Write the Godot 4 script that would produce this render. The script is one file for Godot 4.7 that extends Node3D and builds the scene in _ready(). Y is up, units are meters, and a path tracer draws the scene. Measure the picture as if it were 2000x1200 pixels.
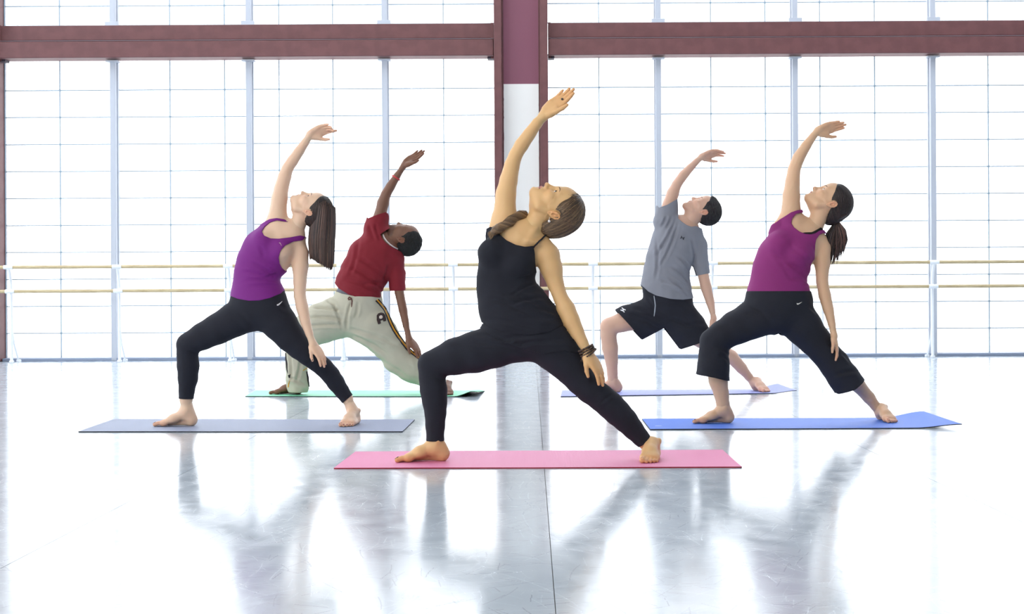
extends Node3D

# ---------------------------------------------------------------- the view
const F := 2488.0      # focal length in pixels of a 2000 x 1200 frame
const CX := 1036.0
const CY := 572.0
const EYE := 0.75
const ROLL := 0.0056
const ZW := 14.5       # distance of the window wall


static func P(px: float, py: float, depth: float) -> Vector3:
	var dx := px - CX
	var dy := py - CY
	return Vector3((dx - ROLL * dy) * depth / F, EYE - (dy + ROLL * dx) * depth / F, -depth)


static func lin(r: float, g: float, b: float) -> Color:
	return Color(r / 255.0, g / 255.0, b / 255.0).srgb_to_linear()


# ---------------------------------------------------------------- a distance field on a grid, and the mesh taken from it
class Bag:
	var v := PackedVector3Array()
	var i := PackedInt32Array()
	var c := PackedColorArray()

	func append(b: Bag, t: Transform3D = Transform3D()) -> void:
		var at := v.size()
		for p in b.v:
			v.append(t * p)
		if b.c.size() == b.v.size():
			c.append_array(b.c)
		if t.basis.determinant() < 0.0:
			for k in range(0, b.i.size(), 3):
				i.append(at + b.i[k])
				i.append(at + b.i[k + 2])
				i.append(at + b.i[k + 1])
		else:
			for k in b.i:
				i.append(at + k)

	func moved(t: Transform3D) -> Bag:
		var b := Bag.new()
		b.append(self, t)
		return b

	func tint(col: Color) -> void:
		c.resize(v.size())
		c.fill(col)

	func paint(f: Callable) -> void:
		c.resize(v.size())
		for k in v.size():
			c[k] = f.call(v[k])

	func smooth(times: int, amount := 0.5) -> void:
		for n in times:
			var s := PackedVector3Array()
			var w := PackedFloat32Array()
			s.resize(v.size())
			w.resize(v.size())
			for k in range(0, i.size(), 3):
				var a := i[k]
				var b := i[k + 1]
				var d := i[k + 2]
				s[a] += v[b] + v[d]
				s[b] += v[a] + v[d]
				s[d] += v[a] + v[b]
				w[a] += 2.0
				w[b] += 2.0
				w[d] += 2.0
			for k in v.size():
				if w[k] > 0.0:
					v[k] = v[k].lerp(s[k] / w[k], amount)

	func normals() -> PackedVector3Array:
		var n := PackedVector3Array()
		n.resize(v.size())
		for k in range(0, i.size(), 3):
			var a := i[k]
			var b := i[k + 1]
			var d := i[k + 2]
			var m := (v[d] - v[a]).cross(v[b] - v[a])
			n[a] += m
			n[b] += m
			n[d] += m
		for k in n.size():
			n[k] = n[k].normalized()
		return n

	# moves every vertex along its normal by f(position, normal)
	func push(f: Callable) -> void:
		var n := normals()
		for k in v.size():
			v[k] += n[k] * float(f.call(v[k], n[k]))

	# keeps what lies where f > 0, cut cleanly; the cut edge is turned in by lip
	func clip(f: Callable, lip := 0.0) -> void:
		var val := PackedFloat32Array()
		val.resize(v.size())
		for k in v.size():
			var s: float = f.call(v[k])
			val[k] = s if absf(s) > 1e-6 else 1e-6
		var n := normals()
		var out := PackedInt32Array()
		var cut := {}
		var rim := []
		var full := c.size() == v.size()
		var t := [0, 0, 0]
		for k in range(0, i.size(), 3):
			t = [i[k], i[k + 1], i[k + 2]]
			var ins := int(val[t[0]] > 0.0) + int(val[t[1]] > 0.0) + int(val[t[2]] > 0.0)
			if ins == 3:
				out.append_array(PackedInt32Array(t))
			if ins == 0 or ins == 3:
				continue
			var poly := []
			var ends := [0, 0]
			for e in 3:
				var a: int = t[e]
				var b: int = t[(e + 1) % 3]
				if val[a] > 0.0:
					poly.append(a)
				if (val[a] > 0.0) != (val[b] > 0.0):
					var key := mini(a, b) * 4194304 + maxi(a, b)
					if not cut.has(key):
						var q := val[a] / (val[a] - val[b])
						cut[key] = v.size()
						v.append(v[a].lerp(v[b], q))
						n.append(n[a].lerp(n[b], q).normalized())
						if full:
							c.append(c[a].lerp(c[b], q))
					ends[1 if val[a] > 0.0 else 0] = cut[key]
					poly.append(cut[key])
			for e in range(1, poly.size() - 1):
				out.append_array(PackedInt32Array([poly[0], poly[e], poly[e + 1]]))
			rim.append([ends[0], ends[1]])
		if lip > 0.0:
			var inner := {}
			for e in rim:
				for p in e:
					if not inner.has(p):
						inner[p] = v.size()
						v.append(v[p] - n[p] * lip)
						if full:
							c.append(c[p])
			for e in rim:
				out.append_array(PackedInt32Array([e[0], e[1], inner[e[1]], e[0], inner[e[1]], inner[e[0]]]))
		i = out
		compact()

	func compact() -> void:
		var to := PackedInt32Array()
		to.resize(v.size())
		to.fill(-1)
		var nv := PackedVector3Array()
		var nc := PackedColorArray()
		var full := c.size() == v.size()
		for k in i.size():
			var a := i[k]
			if to[a] < 0:
				to[a] = nv.size()
				nv.append(v[a])
				if full:
					nc.append(c[a])
			i[k] = to[a]
		v = nv
		c = nc

	# a tube through points; the last radius may be 0
	func tube(p: Array, r: Array, sides := 8, col := Color.WHITE, flat := 1.0, across := Vector3.ZERO) -> void:
		var at := v.size()
		var tinted := c.size() == at
		var side := Vector3.ZERO
		for k in p.size():
			var a: Vector3 = p[maxi(k - 1, 0)]
			var b: Vector3 = p[mini(k + 1, p.size() - 1)]
			var w := (b - a).normalized()
			if across != Vector3.ZERO:
				side = across
			elif side == Vector3.ZERO:
				side = Vector3.UP if absf(w.y) < 0.8 else Vector3.RIGHT
			side = (side - w * side.dot(w)).normalized()
			var o := w.cross(side)
			var rad: float = r[k] if k < r.size() else r[-1]
			for s in sides:
				var g := TAU * s / sides
				v.append(p[k] + (side * cos(g) + o * sin(g) * flat) * rad)
				if tinted:
					c.append(col)
		for k in p.size() - 1:
			for s in sides:
				var a := at + k * sides + s
				var b := at + k * sides + (s + 1) % sides
				i.append_array(PackedInt32Array([a, a + sides, b, b, a + sides, b + sides]))
		for s in range(1, sides - 1):
			i.append_array(PackedInt32Array([at, at + s, at + s + 1]))
			var e := at + (p.size() - 1) * sides
			i.append_array(PackedInt32Array([e, e + s + 1, e + s]))

	func ball(o: Vector3, rx: Vector3, ry: Vector3, rz: Vector3, col := Color.WHITE, rows := 8) -> void:
		var at := v.size()
		var tinted := c.size() == at
		var cols := rows * 2
		for a in rows + 1:
			for b in cols:
				var g := PI * a / rows
				var e := TAU * b / cols
				v.append(o + ry * cos(g) + (rx * cos(e) + rz * sin(e)) * sin(g))
				if tinted:
					c.append(col)
		for a in rows:
			for b in cols:
				var p := at + a * cols + b
				var q := at + a * cols + (b + 1) % cols
				i.append_array(PackedInt32Array([p, p + cols, q, q, p + cols, q + cols]))

	func mesh() -> ArrayMesh:
		var a := []
		a.resize(Mesh.ARRAY_MAX)
		a[Mesh.ARRAY_VERTEX] = v
		a[Mesh.ARRAY_NORMAL] = normals()
		a[Mesh.ARRAY_INDEX] = i
		if c.size() == v.size():
			a[Mesh.ARRAY_COLOR] = c
		var m := ArrayMesh.new()
		m.add_surface_from_arrays(Mesh.PRIMITIVE_TRIANGLES, a)
		return m


class Vol:
	var o: Vector3
	var h: float
	var nx: int
	var ny: int
	var nz: int
	var d := PackedFloat32Array()
	var lo := PackedInt32Array()
	var hi := PackedInt32Array()

	func _init(from: Vector3, to: Vector3, cell: float) -> void:
		o = from
		h = cell
		nx = int((to.x - from.x) / h) + 2
		ny = int((to.y - from.y) / h) + 2
		nz = int((to.z - from.z) / h) + 2
		d.resize(nx * ny * nz)
		d.fill(1.0)
		lo.resize(ny * nz)
		lo.fill(nx)
		hi.resize(ny * nz)
		hi.fill(-1)

	# an elliptic cone from a to b: half widths ra, rb; half depths fa, fb times those along v; joined (or cut off) over the width k
	func seg(a: Vector3, b: Vector3, ra: float, rb: float, k: float, v := Vector3.BACK, fa := 1.0, fb := 1.0, cut := false) -> void:
		var big := maxf(ra * maxf(1.0, fa), rb * maxf(1.0, fb))
		var m := k + 2.5 * h
		var p0 := ((a.min(b) - Vector3.ONE * (big + m) - o) / h).floor()
		var p1 := ((a.max(b) + Vector3.ONE * (big + m) - o) / h).ceil()
		var x0 := maxi(int(p0.x), 0)
		var x1 := mini(int(p1.x), nx - 1)
		var l := a.distance_to(b)
		var w := (b - a) / l if l > 1e-6 else Vector3.UP
		var vv := v - w * v.dot(w)
		if vv.length() < 0.05:
			vv = Vector3.RIGHT - w * w.x if absf(w.x) < 0.8 else Vector3.UP - w * w.y
		vv = vv.normalized()
		var u := w.cross(vv)
		var round := absf(fa - 1.0) < 0.001 and absf(fb - 1.0) < 0.001
		var dw := w.x * h
		var du := u.x * h
		var dv := vv.x * h
		for z in range(maxi(int(p0.z), 0), mini(int(p1.z), nz - 1) + 1):
			for y in range(maxi(int(p0.y), 0), mini(int(p1.y), ny - 1) + 1):
				var q := o + Vector3(x0, y, z) * h - a
				var qw := q.dot(w)
				var qu := q.dot(u)
				var qv := q.dot(vv)
				var row := z * ny + y
				var i := row * nx + x0
				var first := nx
				var last := -1
				for x in range(x0, x1 + 1):
					var t := clampf(qw / l, 0.0, 1.0) if l > 1e-6 else 0.0
					var e := qw - t * l
					var r := ra + (rb - ra) * t
					var dd: float
					if round:
						dd = sqrt(qu * qu + qv * qv + e * e) - r
					else:
						var g := r * (fa + (fb - fa) * t)
						var s := (qu * qu + e * e) / (r * r)
						var s2 := qv * qv / (g * g)
						var k0 := sqrt(s + s2)
						var k1 := sqrt(s / (r * r) + s2 / (g * g))
						dd = k0 * (k0 - 1.0) / k1 if k1 > 1e-9 else -minf(r, g)
					if dd < m:
						var old := d[i]
						if cut:
							dd = -dd
							var f := maxf(k - absf(old - dd), 0.0)
							d[i] = maxf(old, dd) + f * f / (4.0 * k)
						else:
							var f := maxf(k - absf(old - dd), 0.0)
							d[i] = minf(old, dd) - f * f / (4.0 * k)
							if x < first:
								first = x
							last = x
					i += 1
					qw += dw
					qu += du
					qv += dv
				if first < lo[row]:
					lo[row] = first
				if last > hi[row]:
					hi[row] = last

	# an ellipsoid of radii r (across, up, along v)
	func ell(c: Vector3, r: Vector3, k: float, cut := false) -> void:
		var m := k + 2.5 * h
		var p0 := ((c - r - Vector3.ONE * m - o) / h).floor()
		var p1 := ((c + r + Vector3.ONE * m - o) / h).ceil()
		var x0 := maxi(int(p0.x), 0)
		var x1 := mini(int(p1.x), nx - 1)
		for z in range(maxi(int(p0.z), 0), mini(int(p1.z), nz - 1) + 1):
			for y in range(maxi(int(p0.y), 0), mini(int(p1.y), ny - 1) + 1):
				var row := z * ny + y
				var i := row * nx + x0
				var qy := (o.y + y * h - c.y) / r.y
				var qz := (o.z + z * h - c.z) / r.z
				var s := qy * qy + qz * qz
				var s2 := qy * qy / (r.y * r.y) + qz * qz / (r.z * r.z)
				for x in range(x0, x1 + 1):
					var qx := (o.x + x * h - c.x) / r.x
					var k0 := sqrt(s + qx * qx)
					var k1 := sqrt(s2 + qx * qx / (r.x * r.x))
					var dd := k0 * (k0 - 1.0) / k1 if k1 > 1e-6 else -r.x
					if dd < m:
						var old := d[i]
						if cut:
							dd = -dd
							var f := maxf(k - absf(old - dd), 0.0)
							d[i] = maxf(old, dd) + f * f / (4.0 * k)
						else:
							var f := maxf(k - absf(old - dd), 0.0)
							d[i] = minf(old, dd) - f * f / (4.0 * k)
							if x < lo[row]:
								lo[row] = x
							if x > hi[row]:
								hi[row] = x
					i += 1

	func twin() -> Vol:
		var t := Vol.new(o, o, h)
		t.nx = nx
		t.ny = ny
		t.nz = nz
		t.d = d.duplicate()
		t.lo = lo.duplicate()
		t.hi = hi.duplicate()
		return t

	func at(p: Vector3) -> float:
		var q := (p - o) / h
		var x := clampi(int(q.x), 0, nx - 2)
		var y := clampi(int(q.y), 0, ny - 2)
		var z := clampi(int(q.z), 0, nz - 2)
		var i := (z * ny + y) * nx + x
		var s := nx * ny
		var fx := q.x - x
		var fy := q.y - y
		var fz := q.z - z
		return lerpf(lerpf(lerpf(d[i], d[i + 1], fx), lerpf(d[i + nx], d[i + nx + 1], fx), fy), lerpf(lerpf(d[i + s], d[i + s + 1], fx), lerpf(d[i + s + nx], d[i + s + nx + 1], fx), fy), fz)

	# from p along dir (a unit vector) to the surface
	func hit(p: Vector3, dir: Vector3, far := 0.3) -> Vector3:
		var t := 0.0
		while t < far:
			if at(p + dir * t) < 0.0:
				break
			t += 0.0015
		return p + dir * t

	func bag(iso := 0.0) -> Bag:
		var b := Bag.new()
		var ids := PackedInt32Array()
		ids.resize(nx * ny * nz)
		ids.fill(-1)
		var s := nx * ny
		var far := 2.0 * h + absf(iso)
		var vs := PackedVector3Array()
		var ix := PackedInt32Array()
		for z in nz - 1:
			for y in ny - 1:
				var row := z * ny + y
				var a0 := mini(mini(lo[row], lo[row + 1]), mini(lo[row + ny], lo[row + ny + 1])) - 1
				var a1 := maxi(maxi(hi[row], hi[row + 1]), maxi(hi[row + ny], hi[row + ny + 1]))
				for x in range(maxi(a0, 0), mini(a1, nx - 2) + 1):
					var i := row * nx + x
					var d0 := d[i] - iso
					if d0 > far or d0 < -far * 2.0:
						continue
					var d1 := d[i + 1] - iso
					var d2 := d[i + nx] - iso
					var d3 := d[i + nx + 1] - iso
					var d4 := d[i + s] - iso
					var d5 := d[i + s + 1] - iso
					var d6 := d[i + s + nx] - iso
					var d7 := d[i + s + nx + 1] - iso
					var g := int(d0 < 0.0) + int(d1 < 0.0) + int(d2 < 0.0) + int(d3 < 0.0) + int(d4 < 0.0) + int(d5 < 0.0) + int(d6 < 0.0) + int(d7 < 0.0)
					if g == 0 or g == 8:
						continue
					var p := Vector3.ZERO
					var n := 0
					if (d0 < 0.0) != (d1 < 0.0):
						p += Vector3(d0 / (d0 - d1), 0, 0); n += 1
					if (d2 < 0.0) != (d3 < 0.0):
						p += Vector3(d2 / (d2 - d3), 1, 0); n += 1
					if (d4 < 0.0) != (d5 < 0.0):
						p += Vector3(d4 / (d4 - d5), 0, 1); n += 1
					if (d6 < 0.0) != (d7 < 0.0):
						p += Vector3(d6 / (d6 - d7), 1, 1); n += 1
					if (d0 < 0.0) != (d2 < 0.0):
						p += Vector3(0, d0 / (d0 - d2), 0); n += 1
					if (d1 < 0.0) != (d3 < 0.0):
						p += Vector3(1, d1 / (d1 - d3), 0); n += 1
					if (d4 < 0.0) != (d6 < 0.0):
						p += Vector3(0, d4 / (d4 - d6), 1); n += 1
					if (d5 < 0.0) != (d7 < 0.0):
						p += Vector3(1, d5 / (d5 - d7), 1); n += 1
					if (d0 < 0.0) != (d4 < 0.0):
						p += Vector3(0, 0, d0 / (d0 - d4)); n += 1
					if (d1 < 0.0) != (d5 < 0.0):
						p += Vector3(1, 0, d1 / (d1 - d5)); n += 1
					if (d2 < 0.0) != (d6 < 0.0):
						p += Vector3(0, 1, d2 / (d2 - d6)); n += 1
					if (d3 < 0.0) != (d7 < 0.0):
						p += Vector3(1, 1, d3 / (d3 - d7)); n += 1
					ids[i] = vs.size()
					vs.append(o + (Vector3(x, y, z) + p / n) * h)
					if (d0 < 0.0) != (d1 < 0.0) and y > 0 and z > 0:
						_quad(ix, ids[i], ids[i - nx], ids[i - nx - s], ids[i - s], d0 < 0.0)
					if (d0 < 0.0) != (d2 < 0.0) and x > 0 and z > 0:
						_quad(ix, ids[i], ids[i - s], ids[i - s - 1], ids[i - 1], d0 < 0.0)
					if (d0 < 0.0) != (d4 < 0.0) and x > 0 and y > 0:
						_quad(ix, ids[i], ids[i - 1], ids[i - 1 - nx], ids[i - nx], d0 < 0.0)
		b.v = vs
		b.i = ix
		return b

	func _quad(ix: PackedInt32Array, a: int, b: int, c: int, e: int, out: bool) -> void:
		if a < 0 or b < 0 or c < 0 or e < 0:
			return
		if not out:
			ix.append(a); ix.append(b); ix.append(c); ix.append(a); ix.append(c); ix.append(e)
		else:
			ix.append(a); ix.append(c); ix.append(b); ix.append(a); ix.append(e); ix.append(c)


# ---------------------------------------------------------------- limbs with their own finer grids, in metres, in axes of their own
# hand: y along the fingers, x towards the thumb, z out of the palm; the wrist at the origin
static func make_hand(curl: Array, splay: float, thumb: Vector3, fore: Array) -> Bag:
	var wide := 1.0
	var v := Vol.new(Vector3(-0.06, -0.05, -0.045), Vector3(0.10, 0.20, 0.085), 0.0026)
	var z := Vector3.BACK
	v.seg(fore[0], fore[1], fore[2], fore[3], 0.004)
	v.seg(Vector3(0, 0.004, 0), Vector3(0.003, 0.045, 0), 0.0230 * wide, 0.034 * wide, 0.020, z, 0.66, 0.42)
	v.seg(Vector3(0.003, 0.045, 0), Vector3(0.001, 0.084, -0.001), 0.034 * wide, 0.037 * wide, 0.012, z, 0.42, 0.30)
	v.seg(Vector3(0.024, 0.018, 0.008), Vector3(0.028, 0.052, 0.010), 0.015, 0.012, 0.014)
	v.seg(Vector3(-0.022, 0.018, 0.006), Vector3(-0.026, 0.06, 0.006), 0.012, 0.010, 0.014)
	var base := [Vector3(0.0275 * wide, 0.088, 0), Vector3(0.0095 * wide, 0.094, -0.001), Vector3(-0.009 * wide, 0.090, -0.001), Vector3(-0.0265 * wide, 0.081, 0)]
	var lens := [0.070, 0.078, 0.071, 0.055]
	var rad := [0.0094, 0.0096, 0.0090, 0.0080]
	for k in 4:
		var p: Vector3 = base[k]
		var side := (1.5 - k) * splay
		var bend := 0.0
		var l: float = lens[k]
		var r: float = rad[k] * wide
		v.seg(p - Vector3(0, 0.03, 0), p, r * 1.0, r * 1.05, 0.010)
		for j in 3:
			bend += float(curl[k]) * [0.8, 1.2, 0.7][j]
			var dir := Vector3(sin(side) * cos(bend), cos(side) * cos(bend), sin(bend))
			var q: Vector3 = p + dir * l * [0.45, 0.30, 0.25][j]
			v.seg(p, q, r * [1.02, 0.94, 0.9][j], r * [0.94, 0.88, 0.76][j], 0.003)
			p = q
	var a := Vector3(0.022, 0.016, 0.010)
	var b := a + Vector3(0.020, 0.030, 0.006)
	var t := thumb.normalized()
	v.seg(a, b, 0.0155, 0.0115, 0.010)
	v.seg(b, b + t * 0.031, 0.0112, 0.0098, 0.006)
	v.seg(b + t * 0.031, b + t * 0.031 + (t + Vector3(-0.15, 0.3, 0)).normalized() * 0.025, 0.0100, 0.0072, 0.004)
	var g := v.bag()
	g.smooth(1, 0.4)
	return g


# foot: z towards the toes, y up, the sole on y = 0, x towards the big toe; the ankle above the origin
static func make_foot(shin: Array, cell: float) -> Bag:
	var v := Vol.new(Vector3(-0.075, -0.012, -0.085), Vector3(0.12, 0.17, 0.205), cell)
	var z := Vector3.RIGHT
	var a: Vector3 = shin[0]
	var ank: Vector3 = shin[1]
	v.seg(a, ank, shin[2], shin[3], 0.01)
	v.seg(ank, Vector3(0, 0.055, -0.010), shin[3], 0.034, 0.02, z, 0.95, 0.9)
	var up := (a - ank).normalized()
	v.seg(ank + up * 0.03 + Vector3(0, 0, -0.019), Vector3(0, 0.035, -0.040), 0.009, 0.014, 0.025)
	v.ell(Vector3(-0.001, 0.026, -0.026), Vector3(0.028, 0.030, 0.028), 0.02)
	v.seg(Vector3(0.002, 0.068, 0.012), Vector3(0.006, 0.040, 0.075), 0.029, 0.026, 0.025, z, 1.0, 1.2)
	v.seg(Vector3(0.006, 0.038, 0.075), Vector3(0.003, 0.019, 0.130), 0.024, 0.0165, 0.02, z, 1.3, 2.2)
	v.seg(Vector3(-0.014, 0.018, -0.01), Vector3(-0.024, 0.016, 0.10), 0.018, 0.015, 0.02)
	v.ell(Vector3(0.027, 0.019, 0.124), Vector3(0.017, 0.018, 0.022), 0.012)
	v.ell(Vector3(-0.026, 0.016, 0.108), Vector3(0.015, 0.014, 0.022), 0.012)
	v.ell(Vector3(0.031, 0.088, -0.002), Vector3(0.009, 0.012, 0.011), 0.012)
	v.ell(Vector3(-0.030, 0.078, -0.008), Vector3(0.009, 0.012, 0.011), 0.012)
	v.ell(Vector3(0.030, -0.002, 0.052), Vector3(0.026, 0.018, 0.046), 0.014, true)
	var tx := [0.028, 0.0085, -0.0075, -0.0215, -0.0335]
	var tz := [0.186, 0.184, 0.175, 0.163, 0.149]
	var tr := [0.0128, 0.0086, 0.0082, 0.0078, 0.0072]
	for k in 5:
		var e := Vector3(tx[k], tr[k] * 0.95, tz[k] - tr[k])
		var s := Vector3(tx[k] * 0.88, 0.017, 0.120 - 0.004 * k)
		var m := s.lerp(e, 0.6) + Vector3(0, 0.004, 0)
		v.seg(s, m, tr[k] * 1.05, tr[k] * 0.9, 0.005)
		v.seg(m, e, tr[k] * 0.9, tr[k], 0.003)
	var g := v.bag()
	g.smooth(1, 0.4)
	for k in g.v.size():
		g.v[k].y = maxf(g.v[k].y, 0.0008)
	return g


# head: x towards the left ear, y up, z out of the face, 0.236 tall
static func head_vol(o: Dictionary, cell: float) -> Vol:
	var v := Vol.new(Vector3(-0.105, -0.185, -0.125), Vector3(0.105, 0.14, 0.135), cell)
	var man: float = o.get("man", 0.0)
	var ch := 0.013 * (1.0 - man)
	v.ell(Vector3(0, 0.034, -0.012), Vector3(0.073, 0.086, 0.094), 0.01)
	v.ell(Vector3(0, -0.012, 0.032), Vector3(0.060, 0.086, 0.058), 0.03)
	v.ell(Vector3(0, 0.050, 0.040), Vector3(0.056, 0.040, 0.044), 0.03)
	for s in [-1.0, 1.0]:
		v.seg(Vector3(s * 0.054, -0.040, 0.000), Vector3(s * (0.049 + 0.004 * man), -0.070, 0.016), 0.016, 0.016, 0.03)
		v.seg(Vector3(s * (0.049 + 0.004 * man), -0.070, 0.016), Vector3(s * (0.013 + 0.005 * man), -0.102 + ch, 0.070), 0.015, 0.014, 0.025)
		v.ell(Vector3(s * 0.042, -0.018, 0.058), Vector3(0.022, 0.018, 0.022), 0.025)
		v.seg(Vector3(s * 0.046, 0.020, 0.066), Vector3(s * 0.012, 0.017, 0.080), 0.008 + 0.002 * man, 0.009 + 0.002 * man, 0.016)
	v.ell(Vector3(0, -0.100 + ch, 0.077), Vector3(0.019 + 0.004 * man, 0.015, 0.015), 0.018)
	v.ell(Vector3(0, -0.064, 0.074), Vector3(0.028, 0.024, 0.018), 0.02)
	v.seg(Vector3(0, -0.075 + ch * 0.6, 0.045), Vector3(0, -0.090 + ch * 0.6, 0.010), 0.035, 0.030, 0.03)
	for s in [-1.0, 1.0]:
		v.ell(Vector3(s * 0.031, 0.000, 0.090), Vector3(0.017, 0.011, 0.014), 0.014, true)
		v.ell(Vector3(s * 0.031, -0.001, 0.066), Vector3(0.0155, 0.0125, 0.0125), 0.006)
	v.seg(Vector3(0, 0.014, 0.080), Vector3(0, -0.026, 0.099), 0.0075, 0.0085, 0.014)
	v.ell(Vector3(0, -0.034, 0.102), Vector3(0.0105, 0.0095, 0.0115), 0.010)
	for s in [-1.0, 1.0]:
		v.ell(Vector3(s * 0.0125, -0.038, 0.090), Vector3(0.0075, 0.0075, 0.0105), 0.007)
		v.ell(Vector3(s * 0.0062, -0.0455, 0.096), Vector3(0.0036, 0.0035, 0.0055), 0.003, true)
		# lips
		v.seg(Vector3(0, -0.0585, 0.0915), Vector3(s * 0.021, -0.0635, 0.080), 0.0058, 0.0035, 0.006)
		v.seg(Vector3(0, -0.0705, 0.0895), Vector3(s * 0.018, -0.0655, 0.081), 0.0065, 0.0035, 0.006)
		v.seg(Vector3(0, -0.0645, 0.0990), Vector3(s * 0.021, -0.0645, 0.086), 0.0028, 0.0022, 0.003, Vector3.BACK, 1.6, 1.6, true)
	v.ell(Vector3(0, -0.083 + ch * 0.4, 0.097), Vector3(0.016, 0.006, 0.008), 0.010, true)
	return v


# ear: x away from the head, y up, z forward
static func make_ear() -> Bag:
	var v := Vol.new(Vector3(-0.016, -0.038, -0.026), Vector3(0.026, 0.038, 0.026), 0.0016)
	v.seg(Vector3(-0.010, 0.0, 0.002), Vector3(0.002, 0.0, 0.0), 0.012, 0.012, 0.006, Vector3.UP, 1.4, 1.4)
	v.seg(Vector3(0.0, -0.014, 0.004), Vector3(0.005, 0.012, -0.003), 0.011, 0.016, 0.004, Vector3.RIGHT, 0.46, 0.40)
	v.ell(Vector3(0.003, -0.0235, 0.004), Vector3(0.0042, 0.0085, 0.0075), 0.004)
	var rim := [Vector3(0.006, 0.002, 0.008), Vector3(0.009, 0.016, 0.011), Vector3(0.012, 0.026, 0.004), Vector3(0.0135, 0.028, -0.006), Vector3(0.0140, 0.021, -0.0150), Vector3(0.0125, 0.008, -0.0180), Vector3(0.009, -0.007, -0.0145), Vector3(0.006, -0.018, -0.006), Vector3(0.004, -0.026, 0.002)]
	for k in rim.size() - 1:
		v.seg(rim[k], rim[k + 1], 0.0034, 0.0034, 0.003)
	v.ell(Vector3(0.0112, -0.001, 0.001), Vector3(0.0066, 0.0105, 0.0072), 0.003, true)
	v.ell(Vector3(0.0145, 0.017, -0.003), Vector3(0.0050, 0.0070, 0.0090), 0.003, true)
	v.seg(Vector3(0.008, 0.014, -0.006), Vector3(0.0085, 0.002, -0.0100), 0.0030, 0.0030, 0.003)
	v.seg(Vector3(0.0085, 0.002, -0.0100), Vector3(0.0070, -0.011, -0.005), 0.0030, 0.0028, 0.003)
	v.ell(Vector3(0.005, -0.005, 0.0105), Vector3(0.0045, 0.0065, 0.0040), 0.003)
	var g := v.bag()
	g.smooth(1, 0.4)
	return g


# colour of the face: lips, a blush, a beard's shadow, shade painted at mouth and nostrils
static func face_paint(o: Dictionary) -> Callable:
	var skin: Color = o.skin
	var lip: Color = o.lip
	var beard: float = o.get("beard", 0.0)
	return func(p: Vector3) -> Color:
		var c := skin
		var ax := absf(p.x)
		var red := exp(-(pow((ax - 0.042) / 0.02, 2.0) + pow((p.y + 0.028) / 0.02, 2.0))) * 0.35
		red += 0.2 * exp(-(p - Vector3(0, -0.034, 0.108)).length_squared() / 0.0002)
		c = c.lerp(Color(c.r * 1.02, c.g * 0.78, c.b * 0.72), red)
		if beard > 0.0:
			var g := clampf((-0.045 - p.y - 0.25 * maxf(0.06 - p.z, 0.0)) / 0.012, 0.0, 1.0) * clampf((p.z + 0.005) / 0.02, 0.0, 1.0) * clampf((p.y + 0.135) / 0.02, 0.0, 1.0)
			g = maxf(g, clampf(1.0 - absf(p.y + 0.050) / 0.006, 0.0, 1.0) * clampf(1.0 - (ax - 0.02) / 0.008, 0.0, 1.0) * float(p.z > 0.075))
			c = c.lerp(o.beard_color, beard * g)
		var y := p.y + 0.0645
		var w := 0.0095 * (1.0 - pow(minf(ax / 0.0235, 1.0), 1.6)) + 0.0005
		if p.z > 0.072 and ax < 0.0235:
			c = c.lerp(lip, clampf((w - absf(y)) / 0.0022 + 0.5, 0.0, 1.0))
			if absf(y) < 0.0016:
				c = c.lerp(Color(lip.r * 0.35, lip.g * 0.3, lip.b * 0.3), 0.75)  # shade between the lips painted as a dark line
		if p.y < -0.040 and p.y > -0.050 and ax > 0.002 and ax < 0.0105 and p.z > 0.088:
			c = c.lerp(Color(c.r * 0.4, c.g * 0.3, c.b * 0.25), 0.6)  # shade of the nostrils painted into the skin colour
		return c


# a chain of elliptic cones: each point [px, py, half width in pixels, nearer by metres, depth : width]
static func chain(v: Vol, pts: Array, z0: float, k: float, flat := 1.0, grow := 0.0, first := 0) -> void:
	for n in range(first, pts.size() - 1):
		var a: Array = pts[n]
		var b: Array = pts[n + 1]
		var da: float = z0 - (a[3] if a.size() > 3 else 0.0)
		var db: float = z0 - (b[3] if b.size() > 3 else 0.0)
		var fa: float = a[4] if a.size() > 4 else flat
		var fb: float = b[4] if b.size() > 4 else flat
		v.seg(P(a[0], a[1], da), P(b[0], b[1], db), a[2] * da / F + grow, b[2] * db / F + grow, k if n == first else k * 0.35, Vector3.BACK, fa, fb)


static func reach(sets: Array, z0: float, more := 0.05) -> Array:
	var lo := Vector3.ONE * 99.0
	var hi := -lo
	for pts in sets:
		for a in pts:
			var p := P(a[0], a[1], z0 - (a[3] if a.size() > 3 else 0.0))
			var r: float = a[2] * z0 / F + more
			lo = lo.min(p - Vector3.ONE * r)
			hi = hi.max(p + Vector3.ONE * r)
	return [lo, hi]


# a pattern: an outline in the picture's pixels, laid on the plane at depth z0; > 0 inside
static func pattern(pts: Array, z0: float) -> Callable:
	var q := PackedVector2Array()
	for a in pts:
		var p := P(a[0], a[1], z0)
		q.append(Vector2(p.x, p.y))
	return func(p: Vector3) -> float:
		var x := p.x
		var y := p.y
		var best := 1e9
		var inside := false
		var n := q.size()
		var b := q[n - 1]
		for a in q:
			var e := b - a
			var wx := x - a.x
			var wy := y - a.y
			var t := clampf((wx * e.x + wy * e.y) / (e.x * e.x + e.y * e.y + 1e-12), 0.0, 1.0)
			var ux := wx - e.x * t
			var uy := wy - e.y * t
			best = minf(best, ux * ux + uy * uy)
			if (a.y > y) != (b.y > y) and x < e.x * (y - a.y) / e.y + a.x:
				inside = not inside
			b = a
		return sqrt(best) if inside else -sqrt(best)


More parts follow.
